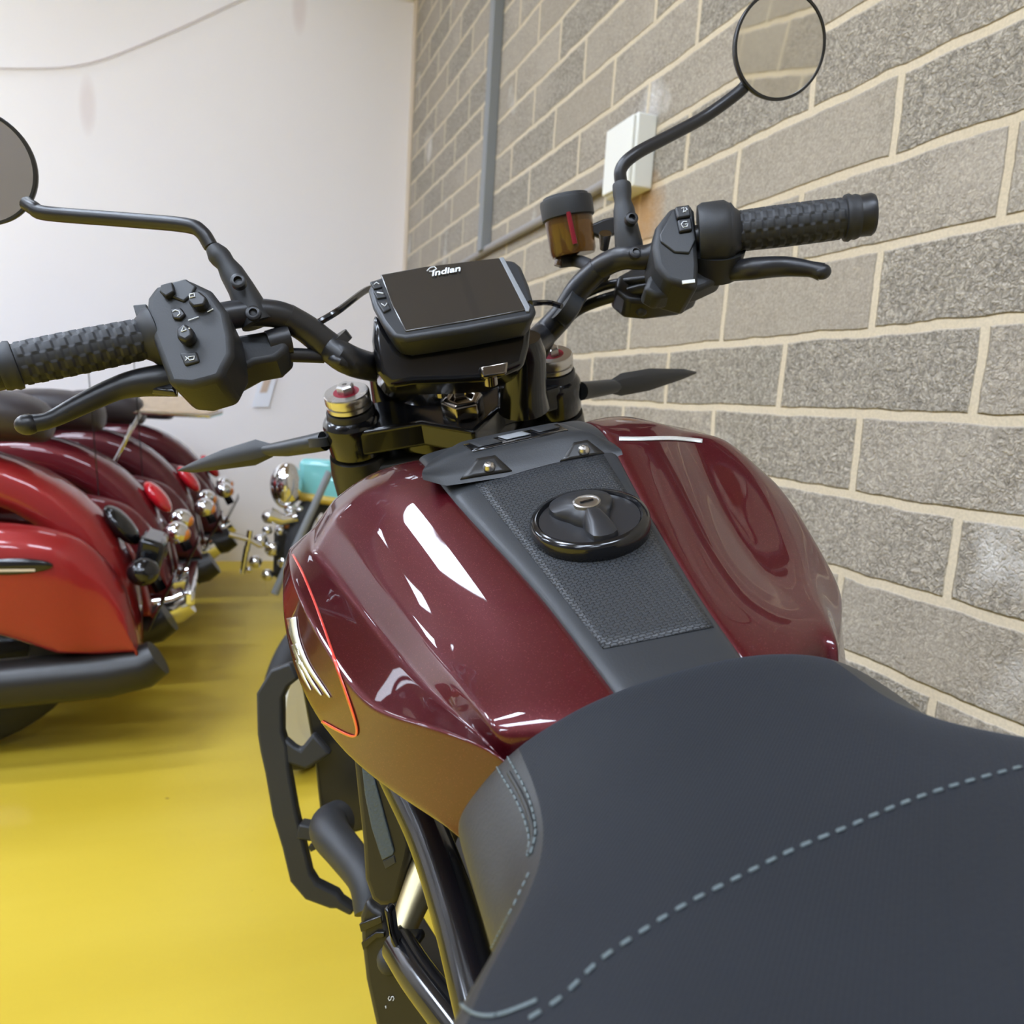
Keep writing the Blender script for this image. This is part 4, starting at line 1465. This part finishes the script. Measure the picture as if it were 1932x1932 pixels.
nG = (BI @ (-FW)).normalized()
g1 = flatbar([(560, 1262), (530, 1278), (512, 1310), (513, 1380), (520, 1410), (526, 1450), (540, 1530), (556, 1590), (570, 1650), (590, 1676), (632, 1694), (642, 1700), (668, 1716)],
             [17, 23, 25, 24, 26, 23, 23, 21, 21, 19, 16, 10, 8], .010, GZ, nG).build('side_guard', 'matte', bike, bevel=.004)
flatbar([(528, 1400), (548, 1420), (575, 1430), (610, 1400)], [16, 18, 20, 26], .008, GZ, nG).build('guard_brace', 'matte', g1, bevel=.004)
flatbar([(565, 1562), (595, 1568)], [14, 14], .012, GZ, nG).build('guard_lug', 'matte', g1, bevel=.003)
flatbar([(588, 1592), (593, 1602)], [5, 5], .006, GZ, nG).build('guard_bolt', 'satin', g1, bevel=.001)
# radiator / front engine mass under the tank
B().slab([U(a, b, Z=1.05) for a, b in ((560, 1250), (620, 1260), (700, 1440), (720, 1560), (640, 1580), (602, 1530), (590, 1420), (572, 1320))], (BI @ FW) * .12).build('radiator_cover', 'engine', bike, bevel=.006)
# big elbow
pz = [U(640, 1545, Z=.98), U(622, 1556, Z=.96), U(625, 1575, Z=.93), U(655, 1612, Z=.90), U(690, 1660, Z=.86), U(700, 1720, Z=.84)]
rp = mpx(37, pz[2])
B().tube(spline(pz, 6), [rp * 1.0] * 10 + [rp * (1 - .012 * k) for k in range(21)], 28).build('intake_elbow', 'matte', bike, angle=60)
# pocket housing with stippled strip
nH = (BI @ (-FW) * 1.0 + Vector((0, .25, .1))).normalized()
hp0 = U(715, 1600, Z=.70)
hs = slab('side_cover', [(664, 1425), (672, 1500), (682, 1590), (686, 1660), (700, 1700), (716, 1712), (738, 1712), (752, 1700), (772, 1625), (778, 1595), (756, 1520), (735, 1460), (700, 1425)], hp0, nH, .05, 'engine', bike, bev=.006)
slab('stippled_strip', [(684, 1446), (704, 1452), (722, 1520), (745, 1605), (742, 1612), (722, 1622), (702, 1560), (690, 1500)], hp0, nH, .003, 'stipple', hs, bev=.001, lift=.002)
slab('strip_end', [(722, 1624), (744, 1612), (748, 1628), (728, 1640)], hp0, nH, .002, 'plastic', hs, bev=.002, lift=.001)
# glossy frame rail along the tank
ra, rb = U(748, 1455, Z=.56), U(915, 1932, Z=.40)
rd = rb - ra
rail = [ra - rd * .15, ra, ra + rd * .33 + BI @ (RT * .006), ra + rd * .66 + BI @ (RT * .005), rb, rb + rd * .25]
B().tube(spline(rail, 8), mpx(44, U(850, 1700, Z=.47)), 28).build('frame_rail', 'gloss', bike, angle=60)
la, lb = U(752, 1785, Z=.62), U(872, 1950, Z=.53)
B().tube(spline([la, la.lerp(lb, .4) - BI @ (RT * .002), lb, lb + (lb - la) * .6], 6), mpx(33, la), 24).build('frame_rail', 'gloss', bike, angle=60)
B().box((-.40, 0, -.345), (.17, 0, .02), (0, .075, 0), (0, 0, .11)).build('under_seat_filler', 'engine', bike, bevel=.02)  # added dark box that turns the gap below the seat into a dark void
# damper rod
B().tube([U(838, 1560, Z=.72), U(806, 1640, Z=.70), U(775, 1715, Z=.68), U(755, 1770, Z=.66)], [mpx(32, U(806, 1640, Z=.7)), mpx(34, U(806, 1640, Z=.7)), mpx(29, U(775, 1715, Z=.68)), mpx(22, U(755, 1770, Z=.66))], 24).build('damper_rod', 'alloy', bike, angle=50)
slab('rod_bracket', [(738, 1760), (752, 1772), (785, 1772), (790, 1790), (750, 1792), (738, 1784)], U(760, 1780, Z=.64), nH, .02, 'gloss', bike, bev=.003)
slab('rail_flange', [(722, 1713), (736, 1716), (742, 1760), (760, 1800), (800, 1870), (830, 1932), (812, 1932), (760, 1830), (736, 1780)], U(760, 1800, Z=.60), nH, .012, 'gloss', bike, bev=.003)
# footpeg housing / clutch cover
ec = slab('engine_cover', [(690, 1695), (706, 1712), (724, 1720), (740, 1770), (790, 1850), (840, 1932), (850, 2000), (722, 2000), (706, 1932), (688, 1850), (680, 1780), (677, 1730)], U(735, 1830, Z=.74), nH, .07, 'engine', bike, bev=.006)
slab('cover_rib', [(680, 1740), (722, 1724), (724, 1738), (684, 1756)], U(735, 1830, Z=.74), nH, .004, 'gloss', ec, bev=.001, lift=.004)
slab('cover_rib', [(684, 1775), (712, 1755), (728, 1755), (728, 1766), (714, 1766), (688, 1790)], U(735, 1830, Z=.74), nH, .004, 'gloss', ec, bev=.001, lift=.004)
B().ellipsoid(U(735, 1812, Z=.735), (.012, 0, 0), (0, .012, 0), (0, 0, .014), 18, 12).build('rubber_plug', 'rubber', ec)
pE = U(735, 1830, Z=.74)
inkline([(735, 1879), (733, 1883), (735, 1887), (738, 1885), (739, 1880), (742, 1879), (744, 1883), (742, 1887)], 1.6, pE, nH, ec, .0008)
inkline([(728, 1897), (729, 1901)], 2.2, pE, nH, ec, .0008)

# engine, wheels and swingarm (mostly hidden below the tank)
B().box((-.20, 0, -.62), (.19, 0, 0), (0, .13, 0), (0, 0, .20)).build('engine_block', 'engine', bike, bevel=.03)
B().box((-.08, 0, -.36), (.10, 0, .05), (0, .085, 0), (-.03, 0, .10)).build('cylinder_block', 'engine', bike, bevel=.02)
B().box((-.33, 0, -.36), (.10, 0, -.05), (0, .07, 0), (.03, 0, .10)).build('cylinder_block', 'engine', bike, bevel=.02)


def wheel(name, c, R, wd, parent, cls=B, axis=(0, 1, 0), rim='gloss', tyre='tyre', spokes=10, wall=None, rimr=.72):
    e = empty(name, parent=parent)
    c = Vector(c)
    a = Vector(axis).normalized()
    cls().torus(c, a, R - wd * .5, wd * .5, 56, 14).build('tyre', tyre, e, angle=180)
    if wall:
        for s in (1, -1):
            cls().lathe(c + a * s * wd * .36, a * s, [(R * .62, .0), (R * .625, wd * .16), (R * .86, wd * .21), (R * .89, .002)], 56).build('whitewall', wall, e)
    q = cls()
    q.torus(c, a, R * rimr, wd * .2, 56, 10, 1.6)
    q.build('rim', rim, e, angle=180)
    h = cls()
    h.lathe(c - a * .05, a, [(.035, 0), (.035, .1)], 24)
    u = a.orthogonal().normalized()
    v = a.cross(u)
    for k in range(spokes):
        t = 2 * math.pi * k / spokes
        d = u * math.cos(t) + v * math.sin(t)
        t2 = t + .25
        d2 = u * math.cos(t2) + v * math.sin(t2)
        h.tube([c + d * .03 + a * (.03 if k % 2 else -.03), c + d2 * R * rimr * .98], .009 if spokes <= 12 else .0025, 8)
    h.build('spokes', rim, e)
    return e


wheel('front_wheel', (.50, 0, -G + .315), .315, .12, bike)
wheel('rear_wheel', (-.93, 0, -G + .315), .315, .16, bike)
B().tube([(-.40, .09, -.75), (-.93, .10, -.84)], [.03, .022], 14).build('swingarm', 'satin', bike)
B().tube([(-.40, -.09, -.75), (-.93, -.10, -.84)], [.03, .022], 14).build('swingarm', 'satin', bike)
for s in (1, -1):
    pk = (pl if s > 0 else pr) - CLN * .70
    B().tube([pk, (.50, s * .10, -G + .32)], .03, 18).build('fork_slider', 'satin', bike)
B().tube([(-.28, .10, -.80), (-.30, .30, -G + .10), (-.31, .355, -1.045)], [.016, .013, .012], 12).build('side_stand', 'satin', bike)
B().tube([(-.45, .0, -.24), (-.80, 0, -.22), (-1.0, 0, -.18)], [.05, .05, .03], 14).build('subframe', 'engine', bike)


# ================================================================== RED TOURING MOTORCYCLES IN THE ROW
def touring(label, paint, loc, rz, rack=False, dark=False, seatback=True, tilt=0.0, antenna=True, bumper=False, lamps=True):
    """origin on the floor below the tail; x points backwards out of the row, y across, z up"""
    t = empty('touring_motorcycle', Matrix.Translation(Vector(loc)) @ Matrix.Rotation(rz, 4, 'Z') @ Matrix.Rotation(tilt, 4, 'X'))
    tag(t, label, 'motorcycle', 'red touring motorcycles parked in a row')
    # rear wheel
    e = empty('rear_wheel', parent=t)
    wc = Vector((-.42, 0, .345))
    MB().torus(wc, (0, 1, 0), .262, .083, 44, 14).build('tyre', 'tyre', e, angle=180)
    MB().lathe(wc - Vector((0, .05, 0)), (0, 1, 0), [(.20, 0), (.21, .01), (.21, .09), (.20, .10)], 36).build('wheel_disc', 'chrome', e)
    # rear fender: arched shell
    rows = []
    for i in range(15):
        a = math.radians(-8 + i * 13.2)
        R_ = .49 + .045 * math.sin(max(0, a))
        hw = .13 - .025 * (i / 14)
        cx, cz = -.42 + R_ * math.cos(a), .33 + R_ * math.sin(a) * 1.05
        ox, oz = math.cos(a), math.sin(a)
        rows.append([Vector((cx - ox * .12, s * hw, cz - oz * .12)) if k in (0, 8) else Vector((cx - ox * (.04 if k in (1, 7) else .012 if k in (2, 6) else 0), s * hw * f, cz - oz * (.04 if k in (1, 7) else .012 if k in (2, 6) else 0))) for k, s, f in
                     ((0, -1, 1), (1, -1, 1), (2, -1, .85), (3, -1, .45), (4, 1, 0), (5, 1, .45), (6, 1, .85), (7, 1, 1), (8, 1, 1))])
    f = MB().grid(rows).build('rear_fender', paint, t, angle=180, subsurf=1)
    s_ = f.modifiers.new('solid', 'SOLIDIFY')
    s_.thickness = .006
    # saddlebags
    for sy in (-1, 1):
        rows = []
        prof = [(-.66, .53, .62), (-.60, .50, .67), (-.45, .46, .71), (-.25, .41, .71), (-.12, .35, .69), (-.03, .335, .645), (.045, .335, .51), (.080, .335, .36)]
        for (x, zb, zt) in prof:
            w0, w1 = .15, .275
            if x > -.1:
                w1 = .255
            rows.append([Vector((x, sy * w0, zb)), Vector((x, sy * w0, zt - .02)), Vector((x, sy * (w0 + .03), zt)), Vector((x, sy * (w1 - .04), zt - .004)), Vector((x, sy * w1, zt - .05)), Vector((x, sy * (w1 + .005), (zb + zt) / 2)), Vector((x, sy * w1, zb + .015)), Vector((x, sy * (w1 - .03), zb))])
        m = MB().grid(rows, closed=True)
        m.f.append(tuple(range(8)))
        m.f.append(tuple(reversed(range(7 * 8, 8 * 8))))
        bg = m.build('saddlebag', paint, t, angle=180, subsurf=2)
        cr = bg.data.attributes.new('crease_edge', 'FLOAT', 'EDGE')
        for ed in bg.data.edges:
            a, b = [bg.data.vertices[i].co for i in ed.vertices]
            if max(a.x, b.x) > .04 or min(a.x, b.x) < -.64 or (abs(abs(a.y) - .275) < .03 and abs(a.z - b.z) < .2 and min(a.z, b.z) < .35):
                cr.data[ed.index].value = .55
        # latch badge
        MB().ellipsoid((-.22, sy * .277, .60), (.10, 0, 0), (0, .008, 0), (.01, 0, .022), 20, 10).build('badge', 'gloss', bg)
        MB().box((-.21, sy * .286, .592), (.05, 0, 0), (0, .001, 0), (0, 0, .003)).build('badge_stripe', 'track', bg)
        # exhaust
        pts = [(-.95, sy * .20, .22), (-.5, sy * .215, .25), (.0, sy * .215, .275), (.09, sy * .215, .29), (.13, sy * .215, .315)]
        ex = MB().tube(pts, [.055, .066, .068, .064, .054], 20).build('exhaust', 'engine' if dark or sy < 0 and not bumper else 'chrome', t, angle=50)
    # tail lamp cluster
    MB().ellipsoid((.012, 0, .665), (.045, 0, -.058), (0, .062, 0), (.024, 0, .018), 20, 12).build('tail_lamp', 'redlens' if not dark else 'gloss', t)
    if dark:
        MB().box((.095, 0, .585), (.035, 0, -.012), (0, .10, 0), (.01, 0, .05)).build('lamp_housing', 'gloss', t, bevel=.015)
    for sy in (-1, 1):
        MB().ellipsoid((.085, sy * .155, .555), (.045, 0, 0), (0, .05, 0), (0, 0, .042), 16, 10).build('turn_signal', 'chrome' if not dark else 'gloss', t)
        if not dark:
            MB().ellipsoid((.108, sy * .155, .55), (.028, 0, 0), (0, .036, 0), (0, 0, .028), 16, 10).build('signal_lens', 'amberlens', t)
    MB().box((.125, 0, .43), (.003, 0, -.0), (0, .09, 0), (.035, 0, .075)).build('number_plate_holder', 'gloss', t, bevel=.002)
    MB().tube([(.085, 0, .53), (.12, 0, .46)], .02, 8).build('plate_bracket', 'gloss', t)
    if bumper:
        MB().box((.135, 0, .33), (.02, 0, 0), (0, .27, 0), (0, 0, .03)).build('rear_bumper', 'chrome', t, bevel=.012)
    # seat, rack, backrest
    rows = []
    for x, w_, z in ((-.16, .10, .99), (-.22, .15, 1.05), (-.45, .16, 1.05), (-.60, .16, .98), (-.72, .17, .84), (-1.02, .14, .80), (-1.08, .08, .80)):
        rows.append([Vector((x, -w_ * .9, min(z - .04, .90))), Vector((x, -w_ * .98, z - .03)), Vector((x, -w_ * .7, z)), Vector((x, 0, z + .008)), Vector((x, w_ * .7, z)), Vector((x, w_ * .98, z - .03)), Vector((x, w_ * .9, min(z - .04, .90)))])
    m = MB().grid(rows, closed=True)
    m.f.append(tuple(range(7)))
    m.f.append(tuple(reversed(range(6 * 7, 7 * 7))))
    m.build('seat', 'leather', t, angle=180, subsurf=2)
    if rack:
        rk = MB()
        rk.slab([Vector((-.20, -.10, .965)), Vector((.10, -.10, .965)), Vector((.14, -.05, .98)), Vector((.14, .05, 1.01)), Vector((.10, .10, 1.03)), Vector((-.20, .10, 1.03))], (0, 0, .012))
        rp_ = rk.build('luggage_rack', 'tan', t, bevel=.004)
        MB().tube([(-.22, -.11, .962), (.10, -.11, .962), (.15, -.06, .978), (.155, 0, .996), (.15, .06, 1.013), (.10, .11, 1.033), (-.22, .11, 1.033)], .009, 10).build('rack_rail', 'chrome', rp_)
        MB().tube([(-.18, .11, 1.033), (-.34, .12, .62)], .009, 10).build('rack_leg', 'chrome', rp_)
        MB().tube([(-.18, -.11, .962), (-.34, -.12, .62)], .009, 10).build('rack_leg', 'chrome', rp_)
    if seatback:
        MB().box((-.32, 0, 1.02), (.025, 0, .008), (0, .11, 0), (-.02, 0, .075)).build('backrest_pad', 'leather', t, bevel=.03)
        MB().tube([(-.30, -.06, .66), (-.29, -.06, 1.0)], .009, 10).build('backrest_post', 'chrome', t)
        MB().tube([(-.30, .06, .66), (-.29, .06, 1.0)], .009, 10).build('backrest_post', 'chrome', t)
    if antenna:
        MB().tube([(-.16, -.17, .60), (-.20, -.17, 1.22), (-.20, -.17, 1.235)], [.0022, .0018, .0045], 6).build('antenna', 'gloss', t)
    # front half: tank, fairing, front wheel
    MB().ellipsoid((-1.25, 0, .80), (.26, 0, .0), (0, .16, 0), (0, 0, .13), 24, 14).build('fuel_tank', paint, t)
    MB().box((-1.15, 0, .45), (.24, 0, 0), (0, .14, 0), (0, 0, .2)).build('engine', 'chrome', t, bevel=.03)
    MB().ellipsoid((-1.68, 0, 1.0), (.16, 0, 0), (0, .27, 0), (0, 0, .22), 24, 14).build('fairing', paint, t)
    e = empty('front_wheel', parent=t)
    MB().torus((-1.95, 0, .32), (0, 1, 0), .25, .07, 44, 12).build('tyre', 'tyre', e, angle=180)
    MB().lathe((-1.95, -.04, .32), (0, 1, 0), [(.20, 0), (.21, .08)], 32).build('wheel_disc', 'chrome', e)
    MB().tube([(-1.62, .11, 1.0), (-1.95, .11, .33)], .028, 12).build('fork_leg', 'chrome', t)
    MB().tube([(-1.62, -.11, 1.0), (-1.95, -.11, .33)], .028, 12).build('fork_leg', 'chrome', t)
    MB().tube([(-1.0, -.12, .33), (-1.05, -.24, .04), (-1.06, -.28, .012)], .012, 10).build('side_stand', 'engine', t)
    return t


ROW = [
    ('nearest touring motorcycle of the row, bright red saddlebag over a black exhaust', 'bagred', (-.31, 2.58, 0), dict(dark=True, seatback=False, antenna=False)),
    ('second touring motorcycle of the row, wine red with an antenna and chrome bumper', 'bagwine', (-.26, 3.23, 0), dict(bumper=True, seatback=False)),
    ('third touring motorcycle of the row, dark maroon with a tan luggage rack', 'bagmaroon', (-.18, 3.88, 0), dict(rack=True, seatback=False)),
    ('farthest touring motorcycle of the row, dark maroon without an antenna beside the cream wall', 'bagmaroon', (-.10, 4.53, 0), dict(seatback=False, antenna=False)),
]
for lab, pt, loc, kw in ROW:
    touring(lab, pt, loc, 0.0, **kw)

# ================================================================== THINGS BY THE FAR WALL
fl = W_at(592, 1440, z=0)
sw = wheel('spoked_wheel', (0, 0, .235), .235, .072, None, cls=MB, rim='white', wall='white', spokes=28, rimr=.68)
sw.location = (fl.x, fl.y, 0)
sw.rotation_euler = (0, 0, math.radians(50))
tag(sw, 'whitewalled spoked motorcycle wheel standing on the yellow floor behind the maroon fuel tank', 'wheel')

fl2 = W_at(520, 1165, z=0)
tq = empty('classic_motorcycle', Matrix.Translation(Vector((fl2.x + .12, fl2.y + .05, 0))) @ Matrix.Rotation(math.radians(-110), 4, 'Z'))
tag(tq, 'turquoise classic motorcycle with chrome headlamp in front of the cream far wall', 'motorcycle')


def TL_(px, py, dz=0.0, Y=None):
    """a place in the turquoise bike's frame"""
    p = W_at(px, py, y=(Y if Y else fl2.y + .05))
    return tq.matrix_world.inverted() @ p


Yq = fl2.y
c = TL_(540, 915)
MB().ellipsoid(c, (.075, 0, 0), (0, .075, 0), (0, 0, .115), 24, 16).build('headlight', 'chrome', tq)
c = TL_(600, 905, Y=Yq + .15)
MB().box(c, (.05, 0, 0), (0, .09, 0), (0, 0, .105)).build('front_fender', 'turquoise', tq, bevel=.03)
c = TL_(632, 925, Y=Yq + .1)
MB().box(c, (.05, 0, 0), (0, .05, .0), (0, 0, .07)).build('side_panel', 'turquoise', tq, bevel=.02)
c = TL_(600, 938, Y=Yq + .08)
MB().tube([c + Vector((0, -.12, .0)), c + Vector((0, .12, -.02))], .022, 12).build('amber_strip', 'yellow', tq)
a, b = TL_(622, 890, Y=Yq - .12), TL_(518, 1120, Y=Yq - .12)
MB().tube([a, b], .018, 12).build('fork_leg', 'greypaint', tq)
a, b = TL_(508, 975, Y=Yq), TL_(560, 975, Y=Yq)
MB().tube([a + Vector((0, 0, .01)), a.lerp(b, .5) - Vector((0, 0, .015)), b], [.04, .03, .03], 14).build('spotlight', 'chrome', tq)
MB().ellipsoid(a, (.035, 0, 0), (0, .035, 0), (0, 0, .035), 14, 8).build('spotlight_rim', 'steel', tq)
c = TL_(548, 992)
MB().box(c, (.02, 0, 0), (0, .05, 0), (0, 0, .012)).build('signal_lens', 'amberlens', tq, bevel=.005)
for q in ([(432, 1008), (470, 1018)], [(472, 1000), (466, 1040)], [(466, 1030), (457, 1082)], [(470, 1018), (492, 1030)]):
    a, b = TL_(*q[0], Y=Yq), TL_(*q[1], Y=Yq)
    MB().tube([a, b], .013, 10).build('chrome_lever', 'chrome', tq)
for px, py, r in ((492, 1020, .035), (505, 1000, .025), (482, 1060, .032), (515, 1035, .04), (530, 1000, .03), (535, 1060, .035), (505, 1085, .03), (548, 1100, .03), (470, 1075, .015), (548, 960, .03), (566, 962, .02)):
    MB().ellipsoid(TL_(px, py), (r, 0, 0), (0, r, 0), (0, 0, r), 16, 10).build('chrome_cover', 'chrome', tq)
c = TL_(545, 1040, Y=Yq + .1)
MB().box(c, (.08, 0, 0), (0, .06, 0), (0, 0, .13)).build('engine', 'engine', tq, bevel=.03)
wheel('front_wheel', tq.matrix_world.inverted() @ Vector((W_at(600, 1165, y=Yq + .1).x, Yq + .2, .30)), .30, .11, tq, cls=MB, rim='chrome', spokes=24, axis=(.2, 1, 0))
wr = tq.matrix_world.inverted() @ Vector((W_at(560, 1165, y=Yq + .1).x + .55, Yq + .5, .30))
wheel('rear_wheel', wr, .30, .13, tq, cls=MB, rim='chrome', spokes=24, axis=(.2, 1, 0))
bpy.context.view_layer.update()
